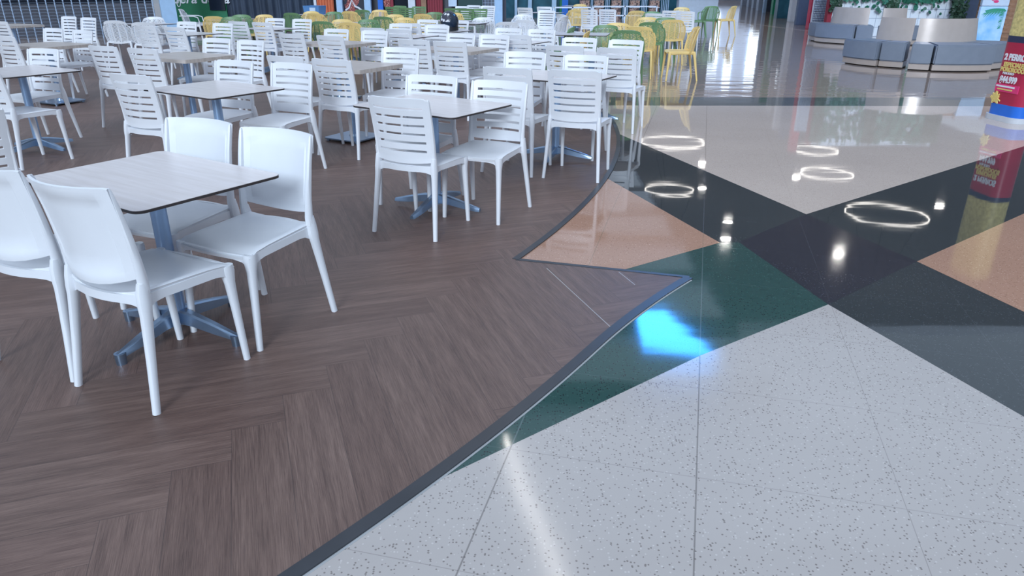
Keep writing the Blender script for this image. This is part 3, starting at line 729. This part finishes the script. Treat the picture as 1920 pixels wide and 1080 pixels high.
cr = empty('storage_crate', (-4.72, 18.5, .737), R(-20)); tag(cr, 'blue crate with a pale panel standing on a table before the orange panel', 'crate')
M['blue'] = plain('blue_plastic', rgb(86, 132, 184), .4); M['pale'] = plain('pale_panel', rgb(196, 212, 232), .5)
b = MB(); b.surf(lambda u, v: ((.20+.02*v)*math.copysign(min(1, abs(math.cos(u))*1.4), math.cos(u)), (.14+.015*v)*math.copysign(min(1, abs(math.sin(u))*1.4), math.sin(u)), .005+.19*v), [2*math.pi*i/32 for i in range(33)], [0, .3, .9, 1], th=.008); b.box(0, 0, .006, .38, .26, .01)
link('body', b.mesh('body', M['blue'], angle=30), cr)
b = MB(); b.box(.05, -.166, .11, .16, .006, .09); link('front_panel', b.mesh('front_panel', M['pale']), cr)

# ---------------------------------------------------------------- round bench islands
M['vinyl'] = plain('grey_vinyl', rgb(122, 130, 144), .40, var=.04, bump=.1, bscale=200)
M['beige'] = plain('beige_laminate', rgb(196, 182, 174), .25, .35, var=.03)
M['kick'] = plain('dark_kick', rgb(60, 58, 60), .6)
def ringsec(r0, r1, a0, a1, z0, z1, mat, nm, par, bv, n=14):
    b = MB(); pts = []
    for i in range(n+1):
        a = R(a0+(a1-a0)*i/n); pts.append((r1*math.cos(a), r1*math.sin(a)))
    for i in range(n, -1, -1):
        a = R(a0+(a1-a0)*i/n); pts.append((r0*math.cos(a), r0*math.sin(a)))
    b.poly(pts, z0, z1); return link(nm, b.mesh(nm, mat, bevel=bv, angle=50), par)
def bench(cx, cy, cushions, back, rb, lab, grp):
    o = empty('lounge_bench', (cx, cy, 0)); tag(o, lab, 'bench', grp)
    for (a0, a1, ro) in cushions:
        c = ringsec(rb-.10, ro, a0, a1, .12, .46, M['vinyl'], 'cushion', o, .022)
        ringsec(rb-.10, ro-.03, a0, a1, .022, .121, M['beige'], 'plinth', o, .003)
        ringsec(rb-.05, ro-.10, a0, a1, 0, .024, M['kick'], 'foot', o, 0)
    b = MB(); a0, a1 = back
    b.surf(lambda u, v: ((rb-.05*v)*math.cos(R(u)), (rb-.05*v)*math.sin(R(u)), .455+.405*v), [a0+(a1-a0)*i/24 for i in range(25)], [0, .5, 1], th=.04)
    link('backrest', b.mesh('backrest', M['beige']), o)
bench(8.0, 15.1, [(186, 218, 1.52), (219, 236, 1.46)], (198, 237), 1.0, 'left grey bench of the nearer round seating island, with narrow beige back', 'round lounge benches')
bench(8.0, 15.1, [(240, 252, 1.66), (253, 290, 1.74), (291, 330, 1.6)], (241, 318), 1.0, 'right grey bench of the nearer round seating island, with wide beige back', 'round lounge benches')
bench(9.5, 20.65, [(165, 193, 1.45), (195, 236, 1.58), (237, 252, 1.5)], (178, 247), .95, 'grey curved bench by the red column, on the farther seating island', 'round lounge benches')
bench(9.62, 20.6, [(255, 300, 1.5)], (258, 300), .95, 'partly hidden grey bench of the farther island, behind the nearer one', 'round lounge benches')

# ---------------------------------------------------------------- promo totem at the right edge
def text(name, body, size, mat, parent, loc, rot, ext=.002, shear=0, bold=0.0, align='CENTER'):
    cu = bpy.data.curves.new(name, 'FONT'); cu.body = body; cu.size = size; cu.extrude = ext; cu.shear = shear; cu.offset = bold
    cu.align_x = align; cu.align_y = 'CENTER'
    o = bpy.data.objects.new(name, cu); C.objects.link(o)
    dg = bpy.context.evaluated_depsgraph_get(); me = bpy.data.meshes.new_from_object(o.evaluated_get(dg)); me.name = name
    bpy.data.objects.remove(o); me.materials.clear(); me.materials.append(mat)
    q = link(name, me, parent); q.location = loc; q.rotation_euler = rot
    return q
M['red'] = plain('magenta_red_print', rgb(176, 40, 72), .3, var=.12, scale=3)
M['bluep'] = plain('blue_print', rgb(40, 110, 210), .3); M['whitep'] = plain('white_print', rgb(226, 228, 234), .4)
M['yelp'] = plain('yellow_print', rgb(226, 200, 120), .4); M['pink'] = plain('pink_print', rgb(226, 60, 120), .35)
M['navy'] = plain('navy_print', rgb(46, 52, 84), .4); M['fries'] = plain('food_print', rgb(214, 196, 130), .5, var=.25, scale=30)
M['stone'] = plain('pale_base', rgb(200, 202, 208), .6)
tx, ty, tr_ = 5.80, 8.55, R(-82)
to = empty('advertising_totem', (tx, ty, .002), tr_); tag(to, 'magenta and blue advertising column with a food offer at the right edge', 'sign')
def rbox(b, w_, d_, r, z0, z1): b.poly(rounded(w_, d_, r, 6), z0, z1)
for nm, wv, z0, z1, mt in (('base', .50, 0, .06, 'stone'), ('blue_band', .46, .06, .185, 'bluep'), ('panel', .46, .185, .86, 'red'), ('navy_band', .46, .86, .93, 'navy'), ('picture', .46, .93, 1.9, 'fries')):
    b = MB(); rbox(b, wv+.02, wv-.18, .11, z0, z1); link(nm, b.mesh(nm, M[mt], angle=50), to)
fy = -.143
def ttx(nm, s, size, m_, x, z, bold=.004, sx=1.0):
    q = text(nm, s, size, M[m_], to, (x, fy, z), (R(90), 0, 0), .004, 0, bold); q.scale = (sx, 1, 1); return q
ttx('offer_lettering', '2 PERROS', .095, 'whitep', .03, .70, .004, .85)
ttx('offer_lettering', 'ESPECIALES', .066, 'yelp', .03, .62, .003, .95); ttx('offer_lettering', 'POROROOOS', .066, 'yelp', .03, .565, .003, .9)
ttx('offer_lettering', 'POR SOLO', .034, 'whitep', -.03, .525, .001)
ttx('price_lettering', '$44.999', .098, 'whitep', -.01, .455, .004, .78)
b = MB(); b.box(0, fy+.004, .365, .34, .012, .085); link('pink_label', b.mesh('pink_label', M['pink']), to)
b = MB(); b.box(-.02, fy-.004, .383, .27, .006, .018); link('label_line', b.mesh('label_line', M['whitep']), to)
b = MB(); b.box(-.02, fy-.004, .350, .22, .006, .014); link('label_line', b.mesh('label_line', M['yelp']), to)
b = MB()
for i in range(22):
    a = random.uniform(-1.2, 1.2); cx_, cz_ = -.12+random.uniform(-.05, .05), .245+random.uniform(-.03, .04)
    b.sweep([(cx_-.04*math.sin(a), fy-.002, cz_-.04*math.cos(a)), (cx_+.04*math.sin(a), fy-.004, cz_+.04*math.cos(a))], [.009, .009], 6)
link('chips_picture', b.mesh('chips_picture', M['yelp']), to)

# ---------------------------------------------------------------- left grille front and shop fronts
P0 = Vector((-13.0, 20.5, 0)); GD = Vector((math.cos(R(30)), .5, 0)); GN = Vector((.5, -math.cos(R(30)), 0))
M['greywall'] = plain('grey_wall', rgb(92, 94, 104), .7, var=.12, scale=2)
M['darkglass'] = plain('dark_glass', rgb(22, 30, 44), .12)
M['galv'] = plain('galvanised_rod', rgb(176, 196, 222), .3, .6)
M['whitepaint'] = plain('white_paint', rgb(214, 220, 230), .45)
M['ltblue'] = plain('light_blue_paint', rgb(168, 200, 232), .45)
M['greenp'] = plain('green_panel', rgb(20, 110, 74), .5, var=.06)
M['curtain'] = plain('dark_blue_curtain', rgb(58, 70, 88), .8, var=.2, scale=2)
M['orangep'] = plain('orange_paint', rgb(206, 106, 66), .6)
M['redp'] = plain('red_paint', rgb(138, 34, 54), .55)
M['teal'] = plain('teal_glass', rgb(46, 92, 110), .2, var=.25, scale=3)
M['menu'] = plain('dark_green_board', rgb(24, 62, 62), .4)
M['tan'] = plain('tan_wood', rgb(150, 112, 88), .5, var=.2, scale=10)
b = MB()
c0 = P0+GD*-3.0-GN*1.2; c1 = P0+GD*3.25-GN*1.2
ang = R(30)
mid = (c0+c1)/2; b.box(mid.x, mid.y, .43, 6.3, .1, .86, ang)
struct('wall_left_low', b, [M['greywall']])
b = MB(); b.box(mid.x, mid.y, 2.0, 6.3, .08, 2.3, ang); struct('window_1', b, [M['darkglass']])
g = empty('rolling_grille', tuple(P0), ang); tag(g, 'closed metal rolling grille with vertical rods and thin wires at the far left', 'grille')
ts = [-2.6+.2*i for i in range(30)]
for t in ts:
    b = MB(); b.cyl(t, 0, 0, 3.2, .014, n=8)
    for q in range(40): b.cyl(t, 0, q*.08, q*.08+.03, .020, n=8)
    link('rod', b.mesh('rod', M['galv']), g)
b = MB()
for q in range(40): b.box(.3, 0, .04+q*.08, 5.8, .006, .006)
o = link('wires', b.mesh('wires', M['galv'], smooth=False), g); o['kind'] = 'stuff'
b = MB()
fs_ = P0+GD*3.58; b.box(fs_.x, fs_.y, 1.6, .40, .2, 3.2, ang); struct('wall_left_pier', b, [M['ltblue']])

Y1 = 24.2
def wallbox(name, x0, x1, z0, z1, mat, dy=0, d=.1, lab=None, cat=None, y=Y1, bevel=0):
    b = MB(); b.box((x0+x1)/2, y+dy, (z0+z1)/2, x1-x0, d, z1-z0)
    o = link(name, b.mesh(name, M[mat], bevel=bevel))
    if lab: tag(o, lab, cat)
    else: o['kind'] = 'structure'
    return o
wallbox('wall_back', -10.9, -.2, 0, 3.3, 'greywall', .3, .2)
wallbox('trim_3', -10.83, -10.55, 0, 3.3, 'whitepaint', -.1, .3)
wallbox('trim_4', -10.55, -8.9, .20, .27, 'whitepaint', -.05, .2)
gp = wallbox('shop_sign_panel', -10.53, -8.9, .27, 3.0, 'greenp', 0, .1, 'green shop front panel with white script lettering above the sill', 'sign')
text('script_lettering', 'fuera de ca', .42, M['whitep'], gp, (-9.72, Y1-.06, .95), (R(90), 0, 0), .006, .3, .006)
b = MB(); pts = []
for i in range(17):
    a = 2*math.pi*i/16; pts.append((-10.36+.055*math.cos(a)+.01*math.sin(a), Y1-.062, .83+.11*math.sin(a)))
b.sweep(pts, [.014]*17, 6); link('script_lettering', b.mesh('script_lettering', M['whitep']), gp)
wallbox('display_screen', -9.40, -8.92, .62, 1.5, 'darkglass', -.09, .04, 'black screen mounted on the right part of the green shop front', 'screen')
b = MB()
nx = 120
b.surf(lambda u, v: (-8.88+2.72*u, Y1-.02+.05*math.sin(u*60)+.02*math.sin(u*143), .02+3.2*v), [i/nx for i in range(nx+1)], [0, 1], th=.02)
tag(link('curtain', b.mesh('curtain', M['curtain'])), 'dark blue-grey closed curtain between the green and orange fronts', 'curtain')
def ridged(name, x0, x1, mat, lab, z1=3.2, y=Y1, n=None):
    b = MB(); n = n or int((x1-x0)/.08)
    b.box((x0+x1)/2, y, z1/2, x1-x0, .06, z1)
    for i in range(n): b.box(x0+(x1-x0)*(i+.5)/n, y-.045, z1/2, (x1-x0)/n*.5, .03, z1)
    return tag(link(name, b.mesh(name, M[mat], smooth=False)), lab, 'panel')
ridged('cladding_panel', -6.08, -5.56, 'orangep', 'orange ridged panel right of the dark curtain')
wallbox('trim_5', -6.16, -6.08, 0, 3.2, 'whitepaint', -.05)
wallbox('trim_6', -5.44, -5.26, 0, 3.2, 'ltblue', -.1, .2); wallbox('trim_7', -4.58, -4.38, 0, 3.2, 'ltblue', -.1, .2)
kk = N('food_poster_print'); v_ = kk.scale(kk.obj(), (1, 1, 1)); n1 = kk.noise(v_, 4, 2); n2 = kk.noise(v_, 26, 3)
c1_ = kk.ramp(n2, [(.4, rgb(90, 26, 34)), (.55, rgb(176, 84, 76)), (.7, rgb(214, 190, 180))])
kk.l(kk.mix(kk.math('GREATER_THAN', n1, .53), c1_, rgb(24, 34, 52)), kk.b.inputs['Base Color']); M['poster'] = kk.m
b = MB(); b.box(-4.92, Y1-.02, 1.4, .64, .05, 2.2); po = tag(link('food_poster', b.mesh('food_poster', M['poster'])), 'dark poster with red food pictures and a white zigzag between pale blue posts', 'poster')
b = MB(); b.sweep([(-5.2, Y1-.05, .62), (-5.08, Y1-.05, .70), (-4.98, Y1-.05, .93), (-4.90, Y1-.05, .74), (-4.80, Y1-.05, .70), (-4.64, Y1-.05, .58)], [.03]*6, 6); link('zigzag', b.mesh('zigzag', M['whitep']), po)
wallbox('trim_8', -4.18, -4.02, 0, 3.2, 'bluep', -.02)
wallbox('picture_panel', -4.0, -3.80, .72, 3.0, 'poster', -.02, .06, 'red photo panel right of the blue strip', 'poster')
wallbox('picture_panel', -3.79, -3.70, .3, 3.0, 'redp', -.02, .06, 'narrow red panel left of the black doorway', 'panel')
wallbox('door_1', -3.66, -3.23, 0, 2.4, 'darkglass', -.02, .06)
wallbox('trim_9', -3.22, -3.01, 0, 3.2, 'whitepaint', -.1, .2)
ridged('cladding_panel', -3.0, -2.84, 'redp', 'narrow red ridged panel left of the brown post')
wallbox('wooden_post', -2.83, -2.67, 0, 3.2, 'tan', -.08, .14, 'brown wooden post between the two red ridged panels', 'post')
ridged('cladding_panel', -2.65, -2.17, 'redp', 'wide red ridged panel right of the brown post')
wallbox('notice_box', -1.97, -1.72, .75, 1.9, 'pale', -.16, .25, 'white wall box beside the dark menu board', 'box')
wallbox('menu_board', -1.69, -.93, .68, 2.4, 'menu', -.1, .05, 'dark green menu board above three white chairs', 'sign')
b = MB()
for i in range(9): b.box(-.92+.045*i, Y1-.1, 1.4, .012, .012, 2.2)
for i in range(24): b.box(-.74, Y1-.1, .4+.09*i, .38, .010, .012)
tag(link('wire_mesh_panel', b.mesh('wire_mesh_panel', M['galv'], smooth=False)), 'fine metal mesh panel right of the menu board', 'mesh panel')
wallbox('trim_10', -.55, -.31, 0, 3.3, 'ltblue', -.15, .3)

# ---------------------------------------------------------------- far zone behind the middle
Y2 = 33
wallbox('wall_back_far', -.6, 8.6, 0, 3.3, 'teal', .4, .2, y=Y2)
for q, (x0, x1, m_) in enumerate([(.09, .2, 'ltblue'), (.66, .82, 'ltblue'), (1.67, 1.86, 'ltblue'), (2.0, 2.1, 'greenp'), (2.1, 2.36, 'bluep')]):
    wallbox('trim_%d' % (11+q), x0, x1, 0, 3.3, m_, .1, .2, y=Y2)
kk = N('racked_goods'); n2 = kk.n('ShaderNodeTexVoronoi'); kk.l(kk.obj(), n2.inputs['Vector']); n2.inputs['Scale'].default_value = 9
kk.l(kk.ramp(n2.outputs['Distance'], [(.2, rgb(150, 110, 96)), (.45, rgb(196, 170, 160)), (.6, rgb(90, 70, 72))]), kk.b.inputs['Base Color']); M['goods'] = kk.m
for q, x in enumerate((3.02, 3.62, 4.35, 5.12, 5.95)):
    o = empty('display_rack', (x, Y2-.3, 0)); tag(o, 'rack of brown goods, %s of five before the far wall' % ['leftmost', 'second from left', 'middle', 'second from right', 'rightmost'][q], 'rack', 'display racks by the far wall')
    b = MB(); b.box(0, 0, .75, .40, .30, 1.5); link('goods', b.mesh('goods', M['goods']), o)
    for k_ in range(5):
        b = MB(); b.box(0, -.02, .15+.3*k_, .44, .36, .02); link('shelf', b.mesh('shelf', M['whitepaint']), o)
for q, (x0, x1) in enumerate([(3.28, 3.40), (3.90, 4.10), (4.64, 4.88), (5.42, 5.68), (6.24, 6.6)]):
    b = MB(); n = max(2, int((x1-x0)/.06))
    for i in range(n): b.box(x0+(x1-x0)*(i+.5)/n, Y2-.25, .8, .03, .04, 1.6)
    b.box((x0+x1)/2, Y2-.25, .03, x1-x0, .06, .06)
    tag(link('slatted_screen', b.mesh('slatted_screen', M['ltblue'], smooth=False)), 'pale blue vertical slats right of the %s goods rack' % ['leftmost', 'second', 'middle', 'fourth', 'rightmost'][q], 'screen', 'slatted screens between the racks')
o = empty('service_counter', (7.6, Y2-1.0, 0)); tag(o, 'pale counter with a white rail at the right end of the far zone', 'counter')
b = MB(); b.box(0, 0, .40, 1.6, .5, .8); link('body', b.mesh('body', M['pale'], bevel=.01), o)
b = MB(); b.box(0, 0, .82, 1.75, .6, .04); link('worktop', b.mesh('worktop', M['whitepaint']), o)
for q, (x0, x1, y) in enumerate([(1.15, 2.2, 21.6), (2.35, 4.2, 22.6)]):
    o = empty('railing', (x0, y, 0)); tag(o, ['white crossed railing behind the upper middle chairs', 'longer white railing before the striped racks'][q], 'railing', 'white railings')
    for z in (.55, .80):
        b = MB(); b.box((x1-x0)/2, 0, z, x1-x0, .035, .035); link('rail', b.mesh('rail', M['whitepaint']), o)
    for k_ in range(3):
        b = MB(); b.box((x1-x0)*k_/2, 0, .41, .035, .035, .82); link('post', b.mesh('post', M['whitepaint']), o)

# ---------------------------------------------------------------- right hand fronts
def column(name, x, y, w_, d_, h_, mat, lab, cat):
    b = MB(); b.box(x, y, h_/2, w_, d_, h_); return tag(link(name, b.mesh(name, M[mat], bevel=.01)), lab, cat)
M['redcol'] = plain('red_column_paint', rgb(206, 62, 92), .4); M['bluegrey'] = plain('blue_grey_panel', rgb(88, 104, 134), .3)
M['greencol'] = plain('green_column_paint', rgb(24, 142, 104), .4)
column('green_column', 12.62, 37.3, .33, .3, 4.2, 'greencol', 'green column far down the right side of the aisle', 'column')
column('white_column', 12.12, 34.9, .2, .2, 4.2, 'whitepaint', 'slim white column just right of the green column', 'column')
column('white_column', 11.05, 30.5, .30, .3, 4.2, 'whitepaint', 'broad white column left of the blue-grey panel', 'column')
column('white_column', 12.72, 39.2, .14, .2, 4.2, 'ltblue', 'slim pale blue column left of the green column', 'column')
column('wall_panel', 10.65, 28.3, .55, .2, 4.2, 'bluegrey', 'blue-grey panel between the white and red columns', 'panel')
column('red_column', 10.08, 26.0, .26, .26, 4.2, 'redcol', 'pinkish red column at the left end of the tiled wall', 'column')
for q, (x, y) in enumerate([(15.2, 51), (14.9, 48.6), (14.4, 46), (13.5, 42.2)]):
    column('display_plinth', x, y, .42, .4, 1.3, 'pale', 'pale display box far down the aisle, %s in the row' % ['farthest', 'third nearest', 'second nearest', 'nearest'][q], 'box')['group'] = 'display boxes down the aisle'
column('glass_cabinet', 11.6, 33.4, .5, .4, 2.2, 'teal', 'glass cabinet between the two nearer white columns', 'cabinet')
column('wall_kiosk', 13.6, 41.0, .6, .6, 3.0, 'curtain', 'dark kiosk left of the green column', 'kiosk')
b = MB(); b.box(17.3, 44, 2, .3, 34, 4.0, R(-14)); struct('wall_right', b, [M['bluegrey']])
b = MB(); b.box(9.80, 24.6, 1.6, .56, .1, 3.2); o = tag(link('perforated_shutter', b.mesh('perforated_shutter', M['whitepaint'])), 'white perforated shutter right of the red column', 'shutter')
b = MB()
for i in range(46): b.box(9.8, 24.54, .05+i*.07, .54, .03, .010)
for i in range(12): b.box(9.54+i*.047, 24.545, 1.6, .007, .02, 3.2)
link('shutter_ribs', b.mesh('shutter_ribs', M['bluegrey'], smooth=False), o)
kk = N('white_square_tiles'); pos, x, y, z = kk.xyz()
def tl(t, st): return kk.math('LESS_THAN', kk.math('FRACT', kk.math('DIVIDE', t, st)), .045)
ln_ = kk.math('MAXIMUM', tl(x, .245), tl(z, .245))
kk.l(kk.mix(ln_, rgb(226, 232, 240), rgb(150, 160, 180)), kk.b.inputs['Base Color']); kk.b.inputs['Roughness'].default_value = .2; M['tile'] = kk.m
wallbox('wall_tile', 9.25, 12.95, 0, 3.2, 'tile', 0, .2, y=22.5)
wallbox('trim_16', 9.12, 9.25, 0, 3.2, 'redp', 0, .2, y=22.5)
M['leaf'] = plain('ivy_leaf', rgb(44, 108, 88), .5, var=.45, scale=6)
M['leafd'] = plain('ivy_leaf_dark', rgb(46, 76, 58), .55, var=.5, scale=6)
def leaves(name, n, x0, x1, z0, z1, y, mat, size, lab, ztop=None):
    b = MB()
    for i in range(n):
        x, z = random.uniform(x0, x1), z0+(z1-z0)*random.random()
        s = size*random.uniform(.6, 1.25); yy = y-.04-random.uniform(.0, .08); a = random.uniform(0, 6.28); ty_ = random.uniform(-.5, .5); tz = random.uniform(-.6, .6)
        mt = Matrix.Rotation(a, 4, 'Y') @ Matrix.Rotation(ty_, 4, 'X') @ Matrix.Rotation(tz, 4, 'Z')
        sh = [(0, -1), (.75, -.7), (1, .1), (.5, .8), (0, 1.1), (-.5, .8), (-1, .1), (-.75, -.7)]
        vs = [mt @ Vector((p*s, -.004, q*s)) for p, q in sh]+[mt @ Vector((p*s, .004, q*s)) for p, q in sh]
        vs = [(v.x+x, v.y+yy, v.z+z) for v in vs]
        b.add(vs, [tuple(range(8)), tuple(reversed(range(8, 16)))]+[(k_, 8+k_, 8+(k_+1) % 8, (k_+1) % 8) for k_ in range(8)])
    return tag(link(name, b.mesh(name, M[mat], smooth=False)), lab, 'plant', kind='stuff')
leaves('ivy', 520, 9.3, 10.75, .98, 3.1, 22.36, 'leaf', .055, 'green ivy leaves trailing over the left half of the white tiles')
leaves('ivy', 760, 10.95, 12.6, .95, 3.1, 22.36, 'leaf', .07, 'green ivy leaves trailing over the right half of the white tiles')
leaves('ivy', 40, 9.6, 12.5, .62, 1.0, 22.36, 'leaf', .05, 'scattered lowest ivy leaves just above the bench backs')
leaves('climbing_plant', 420, 9.12, 9.42, .70, 3.1, 22.34, 'leafd', .05, 'dense dark green climber at the left edge of the tiled wall')
leaves('climbing_plant', 620, 10.72, 11.02, .45, 3.1, 22.30, 'leafd', .05, 'dense dark green climber down the middle of the tiled wall')
leaves('climbing_plant', 700, 12.55, 13.0, .45, 3.1, 22.30, 'leafd', .05, 'dense dark green climber at the right edge of the tiled wall')
# illuminated poster
o = empty('light_box_poster', (12.33, 19.9, 0), R(-12)); tag(o, 'tall sky-blue poster box with green palm leaves, right of the benches', 'poster')
kk = N('sky_poster_print'); v_ = kk.obj(); n1 = kk.noise(v_, 2.2, 3)
kk.l(kk.ramp(n1, [(.35, rgb(96, 160, 216)), (.65, rgb(170, 200, 232))]), kk.b.inputs['Base Color'])
kk.l(kk.ramp(n1, [(.35, rgb(86, 150, 216)), (.65, rgb(170, 200, 232))]), kk.b.inputs['Emission Color']); kk.b.inputs['Emission Strength'].default_value = .35; M['skyp'] = kk.m
b = MB(); b.box(0, 0, .47, .62, .14, .86); link('lower_picture', b.mesh('lower_picture', M['skyp'], bevel=.01), o)
b = MB(); b.box(0, 0, 1.4, .62, .14, .98); link('upper_picture', b.mesh('upper_picture', M['pale'], bevel=.01), o)
b = MB()
def leafl(x0, z0, x1, z1, w_): b.sweep([(x0, -.076, z0), ((x0+x1)/2, -.076, (z0+z1)/2+.01), (x1, -.076, z1)], [(w_*.6, .003), (w_, .003), (.001, .001)], 6)
for i in range(20):
    u = i/19; x = .27-.42*u; z = .80+.03*math.sin(u*3)-.05*u
    leafl(x, z, x-.09-.03*u, z-.10+.05*math.sin(i*2.1), .011); leafl(x, z, x-.07, z+.05, .011)
for i in range(18):
    u = i/17; x = .26-.02*u; z = .80-.42*u
    leafl(x, z, x-.13+.06*u, z-.05-.03*math.sin(i), .007)
b.sweep([(.28, -.076, .80), (.05, -.076, .82), (-.18, -.076, .74)], [(.012, .003), (.014, .003), (.003, .002)], 6)
M['palm'] = plain('palm_print', rgb(46, 150, 120), .5); link('palm_leaves', b.mesh('palm_leaves', M['palm']), o)
b = MB()
for x, z, s in ((0, 1.02, .05), (-.08, 1.06, .03), (.10, 1.10, .035)): b.add([(x+s*1.2*math.cos(k_*.524), -.076, z+s*.7*math.sin(k_*.524)) for k_ in range(12)]+[(x+s*1.2*math.cos(k_*.524), -.070, z+s*.7*math.sin(k_*.524)) for k_ in range(12)], [tuple(range(12)), tuple(reversed(range(12, 24)))]+[(k_, 12+k_, 12+(k_+1) % 12, (k_+1) % 12) for k_ in range(12)])
link('pink_marks', b.mesh('pink_marks', M['pink'], smooth=False), o)
o = empty('slatted_partition', (13.6, 21.3, 0), R(-8)); tag(o, 'brown wooden slatted partition right of the sky-blue poster', 'partition')
for i in range(18):
    b = MB(); b.box(0, 0, .08+i*.12, 1.5, .05, .055); link('slat', b.mesh('slat', M['tan']), o)
for x in (-.72, .0, .72):
    b = MB(); b.box(x, .05, 1.1, .06, .06, 2.2); link('post', b.mesh('post', M['tan']), o)
column('kiosk_wall', 16.0, 24.0, 6.2, .2, 2.6, 'tan', 'brown kiosk wall behind the slatted partition', 'kiosk')
column('dark_cabinet', 13.55, 22.9, .9, .3, 1.5, 'bluegrey', 'grey-blue cabinet between the climber and the poster', 'cabinet')

# ---------------------------------------------------------------- hall above: ceiling, lamps
M['ceil'] = plain('ceiling_paint', rgb(176, 178, 186), .8)
M['lamp'] = emit('lamp_glow', (1.0, .96, .90, 1), 60.0)
M['ringm'] = emit('ring_glow', (1.0, .95, .88, 1), 6.0)
M['bluesky'] = emit('blue_skylight_glass', (.05, .34, 1.0, 1), 26.0)
M['sheet'] = emit('daylight_glass', (.80, .90, 1.0, 1), 2.6)
M['sheet2'] = emit('tinted_glow_panel', (.62, .76, 1.0, 1), .75)  # faint bluish glow for the added panel on the end wall
M['tube'] = emit('tube_glow', (1.0, .97, .93, 1), 24.0)
b = MB(); b.box(17, 41, 7.15, 22, 47, .2)
for i in range(16): b.box(-9, 14+i*3.5, 7.15, 30, 1.0, .2)
for i in range(5): b.box(2, -9+i*4.5, 7.15, 52, .5, .2)
struct('ceiling', b, [M['ceil']], smooth=False)
def ring(x, y, z, r):
    o = empty('ring_lamp', (x, y, z)); tag(o, 'glowing ring pendant lamp mirrored in the glossy floor', 'lamp', 'ring pendant lamps')
    b = MB(); n = 48; vs = []; fs = []
    for i in range(n):
        a = 2*math.pi*i/n
        for q in range(6):
            c = 2*math.pi*q/6; rr = r+.018*math.cos(c); vs.append((rr*math.cos(a), rr*math.sin(a), .018*math.sin(c)))
    for i in range(n):
        for q in range(6): fs.append((i*6+q, ((i+1) % n)*6+q, ((i+1) % n)*6+(q+1) % 6, i*6+(q+1) % 6))
    b.add(vs, fs); link('light_ring', b.mesh('light_ring', M['ringm']), o)
    for i in range(3):
        a = 2*math.pi*i/3; b = MB(); b.sweep([(r*math.cos(a), r*math.sin(a), .03), (r*.3*math.cos(a), r*.3*math.sin(a), 7.02-z)], [.006, .006], 5); link('wire', b.mesh('wire', M['black']), o)
for x, y, r in ((5.3, 23.8, .8), (11.5, 26.0, .9), (11.3, 21.0, 1.15), (7.0, 31.6, 1.35), (12.6, 30.0, .9)): ring(x, y, 5.0, r)
for q, (x, y) in enumerate([(8.28, 26.6), (7.65, 24.6), (11.05, 23.0), (17.6, 28.8), (9.6, 36.2), (8.45, 31.4), (17.0, 47.0), (13.4, 33.5), (1.0, 30.0)]):
    o = empty('downlight', (x, y, 7.05)); tag(o, 'small bright ceiling downlight mirrored in the floor', 'lamp', 'ceiling downlights')
    b = MB(); b.cyl(0, 0, -.03, 0, .17, n=20); link('lens', b.mesh('lens', M['lamp']), o)
    b = MB(); b.surf(lambda u, v: ((.18+.05*v)*math.cos(u), (.18+.05*v)*math.sin(u), -.02), [2*math.pi*i/24 for i in range(25)], [0, 1], th=.02); link('bezel', b.mesh('bezel', M['whitepaint']), o)
b = MB(); b.poly([(3.3, 16.2), (5.1, 15.6), (4.25, 18.3), (3.45, 18.3)], 7.0, 7.04); struct('window_2', b, [M['bluesky']], smooth=False)
b = MB(); b.sweep([(-.1, 10.2, 5.6), (.15, 8.7, 5.4), (.55, 6.6, 5.0), (.62, 5.6, 4.9)], [.035]*4, 8); tag(link('tube_lamp', b.mesh('tube_lamp', M['tube'])), 'long glowing tube lamp mirrored as a pale streak in the near floor', 'lamp')
b = MB(); b.box(5, 62, 3.4, 44, .3, 7.2); struct('wall_end', b, [M['whitepaint']])
b = MB(); b.box(14.0, 61.8, 3.7, 12, .06, 6.2); struct('window_20', b, [M['sheet2']])  # broad glowing panel, added to brighten the aisle floor's reflections
b = MB(); b.box(15.2, 61.7, 3.9, 3.0, .1, 2.5); struct('window_3', b, [M['sheet']])
for q, (x, z, ww, hh) in enumerate([(12.6, 4.3, 1.2, 2.6), (10.6, 5.3, 1.4, 1.0), (15.3, 1.5, 2.6, 1.0), (19.5, 4.0, .8, 4.0), (21.5, 4.2, .5, 3.0), (8.6, 4.5, .8, 3.0), (17.6, 5.2, .6, 2.4)]):  # more added glowing panels, giving the far floor its bright vertical streaks
    b = MB(); b.box(x, 61.7, z, ww, .1, hh); struct('window_%d' % (4+q), b, [M['sheet']])
